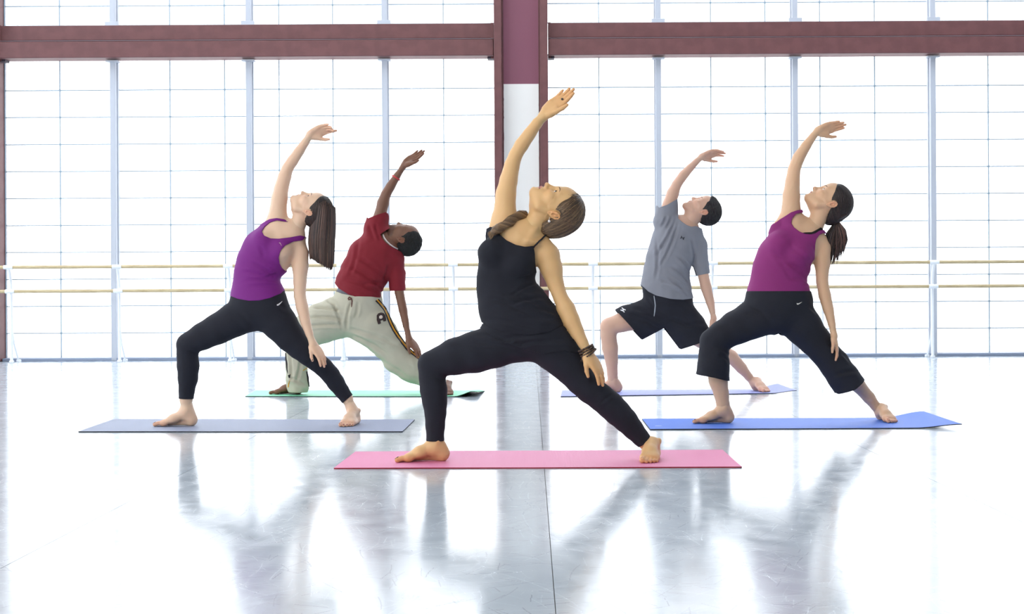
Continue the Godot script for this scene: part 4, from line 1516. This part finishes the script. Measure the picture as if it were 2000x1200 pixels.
	for side in 2:
		for upper in 2:
			var win := struct("window_%d" % number)
			number += 1
			var rows: Array = hu if upper else hs
			var cols: Array = vs[side]
			glaze(win, cols, rows, zg, glass, bar)
			for c in ([223.0, 488.0, 753.5] if side == 0 else [1288.0, 1555.0, 1824.0]):
				var y0 := wy(rows[0] + 5.0) if upper == 0 else wy(46)
				var y1 := wy(116) if upper == 0 else top
				var post := piece(win, "mullion", bevel_box(0.062, y1 - y0, 0.10, 0.004), alu, Vector3(wx(c), (y0 + y1) / 2, -ZW - 0.03))
				piece(post, "rib", box(0.016, y1 - y0, 0.05), alu, Vector3(0.034 if c < CX else -0.034, 0, -0.04))
				if upper:
					piece(post, "base_clip", bevel_box(0.150, 0.055, 0.05, 0.004), alu, Vector3(0, -(y1 - y0) / 2 + 0.012, 0.06))
				else:
					piece(post, "head_clip", box(0.14, 0.014, 0.10), alu, Vector3(0, (y1 - y0) / 2, 0.03))
			if upper == 0:
				var a0 := wx(cols[0])
				var a1 := wx(cols[-1])
				piece(win, "sill", bevel_box(a1 - a0, 0.034, 0.14, 0.004), mat(Color(0.52, 0.57, 0.66), 0.5), Vector3((a0 + a1) / 2, 0.017, -ZW - 0.05))
	# the bays outside the frame, and the unseen walls: openings placed to light people from the left
	for b in [[-1116.0, -48.0], [2088.0, 3156.0]]:
		var win := struct("window_%d" % number)
		number += 1
		var cols := []
		for k in 6:
			cols.append(lerpf(b[0] + 53.0, b[1] - 53.0, k / 5.0))
		glaze(win, cols, [695.0, 500.0, 300.0, 116.0], zg, glass, bar)
		glaze(win, cols, [42.0, -150.0, -340.0], zg, glass, bar)
	for k in 12:
		piece(ceil_, "unseen_skylight_pane", box((x1 - x0) / 12 - 0.09, 0.006, 3.1), clear, Vector3(lerpf(x0, x1, (k + 0.5) / 12.0), top + 0.12, -12.0))  # glass of the unseen skylight, lets daylight onto the window wall
	for wall in [["unseen_wall_left", Vector3(x0 - 0.1, 0, (front - ZW) / 2), PI / 2, ZW + front], ["unseen_wall_right", Vector3(x1 + 0.1, 0, (front - ZW) / 2), -PI / 2, ZW + front], ["unseen_wall_front", Vector3((x0 + x1) / 2, 0, front + 0.1), PI, x1 - x0]]:
		var o := struct(wall[0])
		o.position = wall[1]
		o.rotation.y = wall[2]
		var w: float = wall[3]
		piece(o, "dado", box(w + 0.4, 0.5, 0.2), white, Vector3(0, 0.25, 0))
		piece(o, "head", box(w + 0.4, 0.5, 0.2), white, Vector3(0, top - 0.25, 0))
		var n := int(w / 2.7)
		for k in n + 1:
			piece(o, "post", box(0.25 if k % 2 == 0 else 0.1, top, 0.2), white, Vector3(-w / 2 + w * k / n, top / 2, 0))
			if k < n and (wall[0] == "unseen_wall_right" or (wall[0] == "unseen_wall_front" and k < n * 0.7)):  # solid panels out of view, closing the right side to daylight
				piece(o, "unseen_panel", box(w / n - 0.1, top - 1.0, 0.08), white, Vector3(-w / 2 + w * (k + 0.5) / n, top / 2, 0.02))
			elif k < n:
				piece(o, "pane", box(w / n - 0.1, top - 1.0, 0.006), clear, Vector3(-w / 2 + w * (k + 0.5) / n, top / 2, 0.02))


func glaze(win: Node3D, cols: Array, rows: Array, z: float, glass: Material, bar: Material) -> void:
	var shared := {}
	for a in cols.size() - 1:
		for b in rows.size() - 1:
			var p0 := wx(cols[a])
			var p1 := wx(cols[a + 1])
			var q0 := wy(rows[b])
			var q1 := wy(rows[b + 1])
			var key := "%.2f %.2f" % [p1 - p0, q1 - q0]
			if not shared.has(key):
				shared[key] = box(p1 - p0 - 0.010, q1 - q0 - 0.010, 0.006)
			piece(win, "pane", shared[key], glass, Vector3((p0 + p1) / 2, (q0 + q1) / 2, z))
	var y0 := wy(rows[0])
	var y1 := wy(rows[-1])
	var a0 := wx(cols[0])
	var a1 := wx(cols[-1])
	for a in cols:
		piece(win, "glazing_bar", box(0.0105, y1 - y0, 0.016), bar, Vector3(wx(a), (y0 + y1) / 2, z))
	for b in rows:
		piece(win, "glazing_bar", box(a1 - a0, 0.0105, 0.014), bar, Vector3((a0 + a1) / 2, wy(b), z))
	for a in cols.size() - 2:
		for b in rows.size() - 2:
			piece(win, "cross_clip", box(0.020, 0.020, 0.024), bar, Vector3(wx(cols[a + 1]), wy(rows[b + 1]), z))


# a box with chamfered long edges
func bevel_box(x: float, y: float, z: float, e: float) -> ArrayMesh:
	var st := SurfaceTool.new()
	st.begin(Mesh.PRIMITIVE_TRIANGLES)
	st.set_smooth_group(-1)
	var ring := func(h: float, g: float) -> Array:
		var a := x / 2 - g
		var c := z / 2 - g
		return [Vector3(-a + e, h, c), Vector3(a - e, h, c), Vector3(a, h, c - e), Vector3(a, h, -c + e), Vector3(a - e, h, -c), Vector3(-a + e, h, -c), Vector3(-a, h, -c + e), Vector3(-a, h, c - e)]
	var rings := [ring.call(-y / 2, e), ring.call(-y / 2 + e, 0.0), ring.call(y / 2 - e, 0.0), ring.call(y / 2, e)]
	for r in 3:
		for k in 8:
			var a: Vector3 = rings[r][k]
			var b: Vector3 = rings[r][(k + 1) % 8]
			var c: Vector3 = rings[r + 1][k]
			var d: Vector3 = rings[r + 1][(k + 1) % 8]
			for p in [a, c, b, b, c, d]:
				st.add_vertex(p)
	for k in range(1, 7):
		for p in [rings[3][0], rings[3][k + 1], rings[3][k], rings[0][0], rings[0][k], rings[0][k + 1]]:
			st.add_vertex(p)
	st.generate_normals()
	return st.commit()


# the white infill of a column, with broken edges
func rough_panel(w: float, h: float) -> ArrayMesh:
	var b := Bag.new()
	var rng := RandomNumberGenerator.new()
	rng.seed = 21
	var n := 90
	for k in n + 1:
		var y := h * k / n
		var e0 := rng.randf_range(0.0, 0.008) + (0.016 if k == 34 else 0.0)
		var e1 := rng.randf_range(0.0, 0.006)
		if k == n:
			e0 = 0.004
			e1 = 0.004
		for p in [Vector3(-w / 2 + e0, y, -0.03), Vector3(-w / 2 + e0, y, 0), Vector3(w / 2 - e1, y, 0), Vector3(w / 2 - e1, y, -0.03)]:
			b.v.append(p)
	for k in n:
		for s in 3:
			var a := k * 4 + s
			b.i.append_array(PackedInt32Array([a, a + 4, a + 1, a + 1, a + 4, a + 5]))
	b.i.append_array(PackedInt32Array([n * 4, n * 4 + 3, n * 4 + 1, n * 4 + 1, n * 4 + 3, n * 4 + 2]))
	var st := SurfaceTool.new()
	st.begin(Mesh.PRIMITIVE_TRIANGLES)
	st.set_smooth_group(-1)
	for k in b.i:
		st.add_vertex(b.v[k])
	st.generate_normals()
	return st.commit()


func noise_tex(seed_: int, freq: float, ramp: Array, side := 512) -> NoiseTexture2D:
	var n := FastNoiseLite.new()
	n.seed = seed_
	n.frequency = freq
	n.fractal_octaves = 4
	var t := NoiseTexture2D.new()
	t.noise = n
	t.width = side
	t.height = side
	t.seamless = true
	var g := Gradient.new()
	g.colors = PackedColorArray(ramp)
	g.offsets = PackedFloat32Array([0.3, 0.7])
	t.color_ramp = g
	return t


# the scuffed vinyl: roughness, relief and colour
func floor_maps() -> Array:
	var side := 1024
	var rng := RandomNumberGenerator.new()
	rng.seed = 77
	var n := FastNoiseLite.new()
	n.seed = 5
	n.frequency = 0.012
	n.fractal_octaves = 4
	var rough := n.get_seamless_image(side, side)
	rough.convert(Image.FORMAT_RGBA8)
	n.seed = 6
	n.frequency = 0.03
	n.fractal_octaves = 3
	var high := n.get_seamless_image(side, side)
	high.convert(Image.FORMAT_RGBA8)
	for img in [rough, high]:
		var d: PackedByteArray = img.get_data()
		var lo := 60 if img == rough else 118
		var k := 0.09 if img == rough else 0.075
		for p in range(0, d.size(), 4):
			var g := int((lo if img == high else 25) + d[p] * k)
			d[p] = g
			d[p + 1] = g
			d[p + 2] = g
			d[p + 3] = 255
		img.set_data(side, side, false, Image.FORMAT_RGBA8, d)
	var tone := Image.create(side, side, false, Image.FORMAT_RGBA8)
	tone.fill(Color(0.93, 0.93, 0.93))
	for k in 4200:
		var x := rng.randf() * side
		var y := rng.randf() * side
		var g := rng.randf() * TAU
		var bend := rng.randf_range(-0.005, 0.005)
		var l := int(rng.randf_range(8, 60) if k > 120 else rng.randf_range(60, 220))
		var deep := rng.randf_range(0.35, 1.0)
		var up := rng.randf() < 0.6
		for j in l:
			x += cos(g)
			y += sin(g)
			g += bend
			var px := posmod(int(x), side)
			var py := posmod(int(y), side)
			var c := high.get_pixel(px, py).r
			c += (0.045 if up else -0.045) * deep
			high.set_pixel(px, py, Color(c, c, c))
			var r := rough.get_pixel(px, py).r + 0.10 * deep
			rough.set_pixel(px, py, Color(r, r, r))
			if k < 2400:
				var v := 0.93 + (0.07 if up else -0.20) * deep
				tone.set_pixel(px, py, Color(v, v, v))
	return [ImageTexture.create_from_image(rough), ImageTexture.create_from_image(high), ImageTexture.create_from_image(tone)]


# where the floor is seen at a pixel
static func G(px: float, py: float) -> Vector3:
	return P(px, py, EYE * F / (py - CY + ROLL * (px - CX)))


func mats() -> void:
	var waffle := waffle_tex()
	yoga_mat("pink yoga mat under the person in the middle", [[652, 917], [1449, 914.5], [1411, 881], [694, 884.5]], Color(0.85, 0.50, 0.66), Color(0.55, 0.10, 0.18), waffle, func(_u, _v): return 0.0)
	yoga_mat("grey yoga mat under the person in the purple top", [[153, 845], [786, 845], [810, 821.5], [222, 820.5]], Color(0.50, 0.54, 0.64), Color(0.10, 0.12, 0.15), waffle, func(_u, _v): return 0.0)
	var blue := yoga_mat("blue yoga mat with a lifted end under the person in capri pants", [[1270, 840.5], [1879, 837.5], [1804, 817.5], [1254, 820]], Color(0.25, 0.45, 0.84), Color(0.05, 0.07, 0.15), waffle, func(u, v): return (0.020 + 0.016 * v) * smoothstep(0.85, 1.0, u))
	piece(blue, "printed_mark", bevel_box(0.036, 0.0012, 0.014, 0.0005), mat(Color(0.75, 0.80, 0.86), 0.6), G(1286, 834.5) - blue.position + Vector3(0, 0.0056, 0))
	yoga_mat("pale green yoga mat under the person in the red shirt", [[479, 775.5], [932, 776], [947, 764.5], [500, 764]], Color(0.50, 0.84, 0.68), Color(0.10, 0.28, 0.20), waffle, func(u, v): return 0.045 * smoothstep(0.90, 1.0, u) * (1.0 - 0.8 * v) - 0.012 * smoothstep(0.97, 1.0, u))
	yoga_mat("lavender blue yoga mat under the person in the grey shirt", [[1095, 776], [1556, 769], [1520, 761.5], [1098, 764]], Color(0.56, 0.60, 0.85), Color(0.08, 0.09, 0.2), waffle, func(u, v): return (0.018 + 0.022 * v) * smoothstep(0.89, 1.0, u))


func waffle_tex() -> ImageTexture:
	var im := Image.create(64, 64, false, Image.FORMAT_RGBA8)
	for y in 64:
		for x in 64:
			var g := 0.5 + 0.22 * sin(TAU * x / 16.0) * sin(TAU * y / 16.0) + 0.18 * sin(TAU * x / 16.0)
			im.set_pixel(x, y, Color(g, g, g))
	return ImageTexture.create_from_image(im)


# a thin mat between four corners (near left, near right, far right, far left), its end lifted by rise(along, across)
func yoga_mat(label: String, q: Array, col: Color, edge: Color, waffle: Texture2D, rise: Callable) -> Node3D:
	var c := []
	for a in q:
		c.append(G(a[0], a[1]))
	var o := (c[0] as Vector3).lerp(c[2], 0.5)
	var nu := 72
	var nv := 20
	var thick := 0.0055
	var top := Bag.new()
	for j in nv + 1:
		for k in nu + 1:
			var u := float(k) / nu
			var v := float(j) / nv
			var p: Vector3 = (c[0] as Vector3).lerp(c[1], u).lerp((c[3] as Vector3).lerp(c[2], u), v)
			p.y = thick + float(rise.call(u, v)) + 0.0004 * sin(u * 9.0 + v * 5.0)
			top.v.append(p)
	for j in nv:
		for k in nu:
			var a := j * (nu + 1) + k
			top.i.append_array(PackedInt32Array([a, a + nu + 1, a + 1, a + 1, a + nu + 1, a + nu + 2]))
	var rim := Bag.new()
	var loop := []
	for k in nu:
		loop.append(k)
	for j in nv:
		loop.append(j * (nu + 1) + nu)
	for k in nu:
		loop.append(nv * (nu + 1) + nu - k)
	for j in nv:
		loop.append((nv - j) * (nu + 1))
	for k in loop:
		rim.v.append(top.v[k])
		rim.v.append(top.v[k] - Vector3(0, thick - 0.0006, 0))
	for k in loop.size():
		var a := k * 2
		var b := ((k + 1) % loop.size()) * 2
		rim.i.append_array(PackedInt32Array([a, b, a + 1, b, b + 1, a + 1]))
	var n := rim.v.size()
	for p in top.v:
		rim.v.append(p - Vector3(0, thick - 0.0006, 0))
	for k in range(0, top.i.size(), 3):
		rim.i.append_array(PackedInt32Array([n + top.i[k], n + top.i[k + 2], n + top.i[k + 1]]))
	var it := thing("yoga_mat", label, "yoga mat", Vector3(o.x, 0, o.z), "yoga mats on the studio floor")
	var m := mat(col, 0.55)
	m.heightmap_enabled = true
	m.heightmap_texture = waffle
	m.heightmap_scale = 0.06
	m.uv1_triplanar = true
	m.uv1_scale = Vector3.ONE * 36.0
	part(it, "top_layer", top, m)
	part(it, "base_layer", rim, mat(edge, 0.8))
	return it


func barres() -> void:
	var wood := mat(Color(0.78, 0.72, 0.58), 0.55)
	wood.albedo_texture = noise_tex(9, 0.05, [Color(0.9, 0.88, 0.84), Color(1, 1, 1)], 256)
	wood.uv1_triplanar = true
	wood.uv1_scale = Vector3(0.4, 6, 6)
	var white := mat(Color(0.90, 0.92, 0.94), 0.45)
	var z := -14.18
	var d := -z
	var y1 := wy(517, d)
	var y2 := wy(564, d)
	for s in 2:
		var posts: Array = [-190.0, 22.0, 233.0, 449.0, 669.0, 886.0] if s == 0 else [1158.0, 1391.0, 1606.0, 1821.0, 2040.0]
		var ends: Array = [wx(-320.0, d), wx(1021.0, d)] if s == 0 else [wx(1025.0, d), wx(2170.0, d)]
		var it := thing("ballet_barre", ["long white ballet barre with two wooden rails along the windows left of the white column", "long white ballet barre with two wooden rails along the windows right of the white column"][s], "barre", Vector3((ends[0] + ends[1]) / 2, 0, z), "ballet barres in front of the windows")
		for r in [[y1, 0.075], [y2, 0.035]]:
			var b := Bag.new()
			b.tube([Vector3(ends[0], r[0], z + r[1]), Vector3(ends[0] + 0.004, r[0], z + r[1]), Vector3(ends[1] - 0.004, r[0], z + r[1]), Vector3(ends[1], r[0], z + r[1])], [0.016, 0.019, 0.019, 0.016], 14)
			part(it, "rail", b, wood)
		for p in posts:
			var x := wx(p, d)
			var b := Bag.new()
			var pts := [Vector3(x, 0.004, z), Vector3(x, y2 - 0.05, z)]
			for k in 9:
				var q := k / 8.0
				pts.append(Vector3(x, lerpf(y2 - 0.02, y1, q), z + 0.075 * q * q))
			b.tube(pts, [0.0165], 12)
			b.tube([Vector3(x, 0.42, z), Vector3(x, 0.20, z - 0.07), Vector3(x, 0.004, z - 0.20)], [0.011], 10)
			var post := part(it, "post", b, white)
			for r in [[y1, 0.075], [y2, 0.035]]:
				var c := Bag.new()
				c.tube([Vector3(x - 0.052, r[0], z + r[1]), Vector3(x - 0.050, r[0], z + r[1]), Vector3(x + 0.050, r[0], z + r[1]), Vector3(x + 0.052, r[0], z + r[1])], [0.020, 0.0235, 0.0235, 0.020], 14)
				part(post, "bracket", c, white, -it.position)
			for f in [0.0, -0.20]:
				var c := Bag.new()
				c.tube([Vector3(x, 0.0, z + f), Vector3(x, 0.024, z + f), Vector3(x, 0.028, z + f)], [0.028, 0.026, 0.018], 14)
				part(post, "rubber_foot", c, white, -it.position)


# ---------------------------------------------------------------- prints, cords and jewellery
# the point of a garment seen at a pixel, raised by lift
func on(g: Dictionary, px: float, py: float, z0: float, lift := 0.0) -> Vector3:
	var a := P(px, py, z0 - 0.35)
	var dir := P(px, py, z0) - a
	dir = dir.normalized()
	var v: Vol = g.vol
	var q := v.hit(a, dir, 0.6)
	if g.has("tight"):
		lift += g.tight
	if g.has("bend"):
		lift += maxf((g.bend as Callable).call(q, Vector3.BACK), -0.002 if g.has("tight") else -0.05)
	return q - dir * lift


# a flat print on a garment from an outline in pixels
func print_on(who: Node3D, called: String, g: Dictionary, outline: Array, z0: float, col: Color, lift := 0.003, label := "") -> void:
	var lo := Vector2(9999, 9999)
	var hi := -lo
	for a in outline:
		lo = lo.min(Vector2(a[0], a[1]))
		hi = hi.max(Vector2(a[0], a[1]))
	var n := 22
	var b := Bag.new()
	for y in n + 1:
		for x in n + 1:
			b.v.append(on(g, lerpf(lo.x, hi.x, float(x) / n), lerpf(lo.y, hi.y, float(y) / n), z0, lift))
	for y in n:
		for x in n:
			var a := y * (n + 1) + x
			b.i.append_array(PackedInt32Array([a, a + 1, a + n + 1, a + 1, a + n + 2, a + n + 1]))
	b.smooth(1)
	b.clip(pattern(outline, -b.v[b.v.size() / 2].z), 0.003)
	var o := part(who, called, b, mat(col, 0.6))
	if label != "":
		o.set_meta("label", label)


func ribbon(b: Bag, g: Dictionary, path: Array, z0: float, r: Array, col: Color, lift := 0.002, flat := 1.0) -> void:
	var p := []
	var rr := []
	for k in (path.size() - 1) * 4 + 1:
		var a: Array = path[k / 4]
		var e: Array = path[mini(k / 4 + 1, path.size() - 1)]
		var u := (k % 4) / 4.0
		p.append(on(g, lerpf(a[0], e[0], u), lerpf(a[1], e[1], u), z0, lift))
		rr.append(lerpf(r[mini(k / 4, r.size() - 1)], r[mini(k / 4 + 1, r.size() - 1)], u))
	b.tube(p, rr, 6, col, flat, Vector3(0.7, 0.7, 0) if flat < 0.9 else Vector3.ZERO)


# marks are placed by their own outlines, scaled, turned and moved
func placed(shape: Array, cx: float, cy: float, sx: float, sy: float, turn := 0.0) -> Array:
	var out := []
	for a in shape:
		var q := Vector2(a[0] * sx, a[1] * sy).rotated(turn)
		out.append([cx + q.x, cy + q.y])
	return out


const TICK := [[-1.0, -0.1], [-0.86, -0.02], [-0.7, 0.06], [-0.45, 0.02], [0.1, -0.25], [1.0, -0.8], [0.25, -0.05], [-0.2, 0.32], [-0.55, 0.52], [-0.82, 0.46], [-1.0, 0.22]]
const CROSSED := [[-1.0, -1.0], [-0.45, -1.0], [-0.3, -0.26], [0.3, -0.26], [0.45, -1.0], [1.0, -1.0], [0.74, 0.0], [1.0, 1.0], [0.45, 1.0], [0.3, 0.26], [-0.3, 0.26], [-0.45, 1.0], [-1.0, 1.0], [-0.74, 0.0]]


func cloth(s: Dictionary, called: String) -> Dictionary:
	for g in s.clothes:
		if g.name == called:
			return g
	return {}


func toenails(who: Node3D, t: Transform3D, col: Color) -> void:
	var tx := [0.0285, 0.0088, -0.0077, -0.0220, -0.0342]
	var tz := [0.178, 0.179, 0.170, 0.158, 0.144]
	var tr := [0.0128, 0.0086, 0.0082, 0.0078, 0.0072]
	for k in 5:
		var b := Bag.new()
		b.ball(Vector3(tx[k], tr[k] * 1.62, tz[k] - tr[k] * 0.1), Vector3(tr[k] * 0.66, 0, 0), Vector3(0, tr[k] * 0.32, -tr[k] * 0.16), Vector3(0, -tr[k] * 0.35, tr[k] * 0.72), Color.WHITE, 5)
		part(who, "toenail", b.moved(t), mat(col, 0.25))


func dress_woman_front(who: Node3D, s: Dictionary) -> void:
	var z0: float = s.z
	var g := cloth(s, "camisole")
	# shoulder straps
	var sv := {"vol": s.bare}
	var black := mat(g.color, 0.9)
	for path in [[[1041.5, 483.5], [1044, 481], [1047, 478], [1050, 475], [1053, 471.5], [1056, 469], [1059, 466], [1062, 463], [1065, 460]], [[960.5, 446.5], [966, 443], [974, 440], [984, 437]]]:
		var b := Bag.new()
		ribbon(b, sv, path, z0, [0.0055], Color.WHITE, 0.008, 0.7)
		part(who, "strap", b, black)
	# beads wound about the wrist
	var rng := RandomNumberGenerator.new()
	rng.seed = 5
	var a := P(1142, 677, z0 - 0.075)
	var e := P(1150, 693, z0 - 0.08)
	var w := (e - a).normalized()
	var side := w.cross(Vector3.BACK).normalized()
	var up := side.cross(w)
	var wrap := Node3D.new()
	wrap.name = "beaded_bracelet"
	who.add_child(wrap, true)
	wrap.set_meta("label", "brown wooden bead bracelet wound around the wrist")
	var tones := [Color(0.26, 0.19, 0.15), Color(0.33, 0.25, 0.20), Color(0.20, 0.15, 0.13)]
	var beads := []
	for k in 3:
		var bb := SphereMesh.new()
		bb.radius = 0.0052
		bb.height = 0.0094
		bb.radial_segments = 10
		bb.rings = 5
		beads.append([bb, mat(tones[k], 0.45)])
	for k in 100:
		var q := k / 100.0 * 4.0
		var loose := 0.003 + 0.010 * maxf(q - 3.0, 0.0)
		var g2 := TAU * q
		var c := a.lerp(e, 0.15 + 0.24 * q) + (side * cos(g2) * (0.0295 + loose) + up * sin(g2) * (0.024 + loose * 0.6)) + w * (0.006 * sin(g2 + 0.8) * (0.5 + q * 0.4))
		var pick := rng.randi() % 3
		piece(wrap, "bead", beads[pick][0], beads[pick][1], c - who.position)
	# pearl earring, ring, painted toenails
	var b := Bag.new()
	var ear := P(1072.3, 434, z0 + 0.0)
	b.ball(ear + Vector3(0, 0, 0.07), Vector3(0.0062, 0, 0), Vector3(0, 0.0062, 0), Vector3(0, 0, 0.0062))
	b.tube([ear + Vector3(0, 0.005, 0.07), ear + Vector3(0.001, 0.018, 0.072)], [0.0008], 5)
	var o := part(who, "earring", b, mat(Color(0.85, 0.83, 0.84), 0.2))
	o.set_meta("label", "white pearl earring")
	var ht: Transform3D = s.hand_up.t
	b = Bag.new()
	var pts := []
	for k in 13:
		var q := TAU * k / 12.0
		pts.append(ht * Vector3(0.0098 + 0.0098 * cos(q), 0.104, 0.0098 * sin(q)))
	b.tube(pts, [0.0016], 6)
	b.ball(ht * Vector3(0.0098, 0.104, 0.0105), ht.basis.x * 0.006, ht.basis.y * 0.0055, ht.basis.z * 0.003)
	part(who, "ring", b, mat(Color(0.20, 0.20, 0.20), 0.35, 0.4))
	toenails(who, s.foot_f.t, Color(0.20, 0.09, 0.11))
	toenails(who, s.foot_b.t, Color(0.78, 0.56, 0.46))


func dress_woman_left(who: Node3D, s: Dictionary) -> void:
	print_on(who, "tick_mark", cloth(s, "leggings"), placed(TICK, 546.7, 593.5, 6.0, 6.6, -0.18), s.z, Color(0.9, 0.9, 0.92), 0.003, "white tick mark on the hip")
	print_on(who, "tick_mark", cloth(s, "tank_top"), placed(TICK, 548.3, 476.8, 4.4, -3.2, 0.55), s.z, Color(0.72, 0.60, 0.62), 0.003, "small pale tick mark on the chest")
	var ht: Transform3D = s.hand_dn.t
	var b := Bag.new()
	b.ball(ht * (Vector3(0.022, 0.016, 0.010) + Vector3(0.020, 0.030, 0.006) + Vector3(0.35, 1, 0.35).normalized() * 0.031 + Vector3(0.004, 0.019, 0.004)), ht.basis.x * 0.0065, ht.basis.y * 0.008, ht.basis.z * 0.0065)
	part(who, "fingernail", b, mat(Color(0.16, 0.05, 0.07), 0.25))
	toenails(who, s.foot_f.t, Color(0.25, 0.10, 0.12))
	toenails(who, s.foot_b.t, Color(0.62, 0.40, 0.36))


func dress_woman_right(who: Node3D, s: Dictionary) -> void:
	print_on(who, "tick_mark", cloth(s, "capri_pants"), placed(TICK, 1561.5, 593.2, 5.6, 5.2, 0.12), s.z, Color(0.88, 0.87, 0.84), 0.003, "white tick mark on the hip")
	toenails(who, s.foot_f.t, Color(0.35, 0.12, 0.12))
	toenails(who, s.foot_b.t, Color(0.70, 0.46, 0.40))
	# the tie of the ponytail
	var b := Bag.new()
	var pts := []
	for k in 13:
		var q := TAU * k / 12.0
		pts.append(P(1635, 431, s.z + 0.005) + Vector3(cos(q) * 0.015, 0.002 * sin(q), sin(q) * 0.015))
	b.tube(pts, [0.004], 6)
	part(who, "hair_tie", b, mat(Color(0.03, 0.03, 0.035), 0.8))


func dress_man_left(who: Node3D, s: Dictionary) -> void:
	var z0: float = s.z
	var g := cloth(s, "sweatpants")
	var dark := Color(0.13, 0.11, 0.13)
	var path := [[739, 585], [746, 593], [753.5, 602.5], [759.5, 615], [765.5, 630], [772, 643], [780, 655.5], [789, 668], [799, 680.5], [810, 690], [821, 698.5], [833, 707]]
	for k in 3:
		var b := Bag.new()
		var sh := []
		for a in path:
			sh.append([a[0] - [0.2, 2.6, 4.9][k], a[1] + [0.1, 1.3, 2.5][k]])
		ribbon(b, g, sh, z0, [[0.0056, 0.0066, 0.0056][k]], Color.WHITE, 0.003, 0.4)
		part(who, "side_stripe", b, mat([dark, Color(0.86, 0.60, 0.16), dark][k], 0.8))
	for leg in [[[559, 690], [560, 705], [562, 722], [566, 738]], [[598.5, 726], [600.5, 738], [601, 748], [603, 756]]]:
		var b := Bag.new()
		ribbon(b, g, leg, z0, [0.008, 0.011, 0.011, 0.008], Color.WHITE, 0.0, 0.3)
		part(who, "side_stripe", b, mat(dark, 0.8))
	for leg in [[[592, 724], [596, 722], [600, 719]], [[563, 757], [564, 750], [566, 744]]]:
		var b := Bag.new()
		ribbon(b, g, leg, z0, [0.005], Color.WHITE, 0.002, 0.4)
		part(who, "side_stripe", b, mat(Color(0.86, 0.60, 0.16), 0.8))
	# a letter-shaped badge with a ball in it
	var badge := [[735.5, 617], [738.5, 612.5], [743.5, 610.5], [748.5, 612], [752, 617], [754.5, 627], [749, 628.5], [748.6, 625.5], [743.5, 626.5], [744.6, 632], [739.5, 634], [736.5, 625]]
	print_on(who, "badge", g, badge, z0, Color(0.20, 0.13, 0.13), 0.004, "dark letter-shaped badge with a white ball")
	var dot := []
	for k in 12:
		dot.append([744.0 + 3.3 * cos(TAU * k / 12), 619.5 + 3.3 * sin(TAU * k / 12)])
	print_on(who, "badge_ball", g, dot, z0, Color(0.88, 0.85, 0.80), 0.007)
	print_on(who, "badge_seam", g, placed([[-1, -0.4], [1, -0.1], [1, 0.3], [-1, 0.1]], 744, 619.5, 1.2, 1.4), z0, Color(0.75, 0.35, 0.28), 0.009)
	# waistband gathers and the cord
	var b := Bag.new()
	ribbon(b, g, [[683, 581], [686, 583], [687.5, 588], [687, 594], [686.5, 600]], z0, [0.0045, 0.005, 0.0045, 0.005, 0.003], Color.WHITE, 0.004)
	ribbon(b, g, [[683, 580], [680, 583], [681, 586], [686, 584]], z0, [0.004], Color.WHITE, 0.004)
	var o := part(who, "drawstring", b, mat(Color(0.36, 0.20, 0.18), 0.8))
	o.set_meta("label", "brown drawstring at the waist")
	b = Bag.new()
	ribbon(b, {"vol": s.bare}, [[748, 458.5], [750, 464.5], [755, 471.5], [762, 478], [769, 483], [777, 487]], z0, [0.0055, 0.006, 0.006, 0.006, 0.006, 0.005], Color.WHITE, 0.007, 0.6)
	o = part(who, "undershirt_collar", b, mat(Color(0.84, 0.80, 0.80), 0.85))
	o.set_meta("label", "white collar of an undershirt")
	# wristband
	b = Bag.new()
	var c := P(773.5, 347.5, z0)
	var w := (P(790, 322, z0) - P(763, 365, z0)).normalized()
	var side := w.cross(Vector3.BACK).normalized()
	var pts := []
	for k in 17:
		var q := TAU * k / 16.0
		pts.append(c + side * cos(q) * 0.0295 + Vector3.BACK * sin(q) * 0.0295)
	b.tube(pts, [0.0065], 8, Color.WHITE, 1.0)
	o = part(who, "wristband", b, mat(Color(0.72, 0.22, 0.22), 0.6))
	o.set_meta("label", "red wristband on the raised arm")


func dress_man_right(who: Node3D, s: Dictionary) -> void:
	var z0: float = s.z
	print_on(who, "crossed_mark", cloth(s, "t_shirt"), placed(CROSSED, 1333, 464.8, 4.2, 2.6, 0.42), z0, Color(0.16, 0.17, 0.20), 0.006, "small dark crossed mark on the chest")
	print_on(who, "crossed_mark", cloth(s, "shorts"), placed(CROSSED, 1217, 605.6, 3.4, 4.2, 0.55 + PI / 2), z0, Color(0.88, 0.88, 0.90), 0.004, "white crossed mark on the shorts")
	var b := Bag.new()
	ribbon(b, cloth(s, "shorts"), [[1277.5, 578], [1279, 588], [1280, 597], [1279, 608], [1277.5, 618]], z0, [0.0042, 0.0042, 0.0042, 0.0045, 0.003], Color.WHITE, 0.004)
	var o := part(who, "drawstring", b, mat(Color(0.60, 0.62, 0.66), 0.8))
	o.set_meta("label", "grey drawstring hanging from the waist")
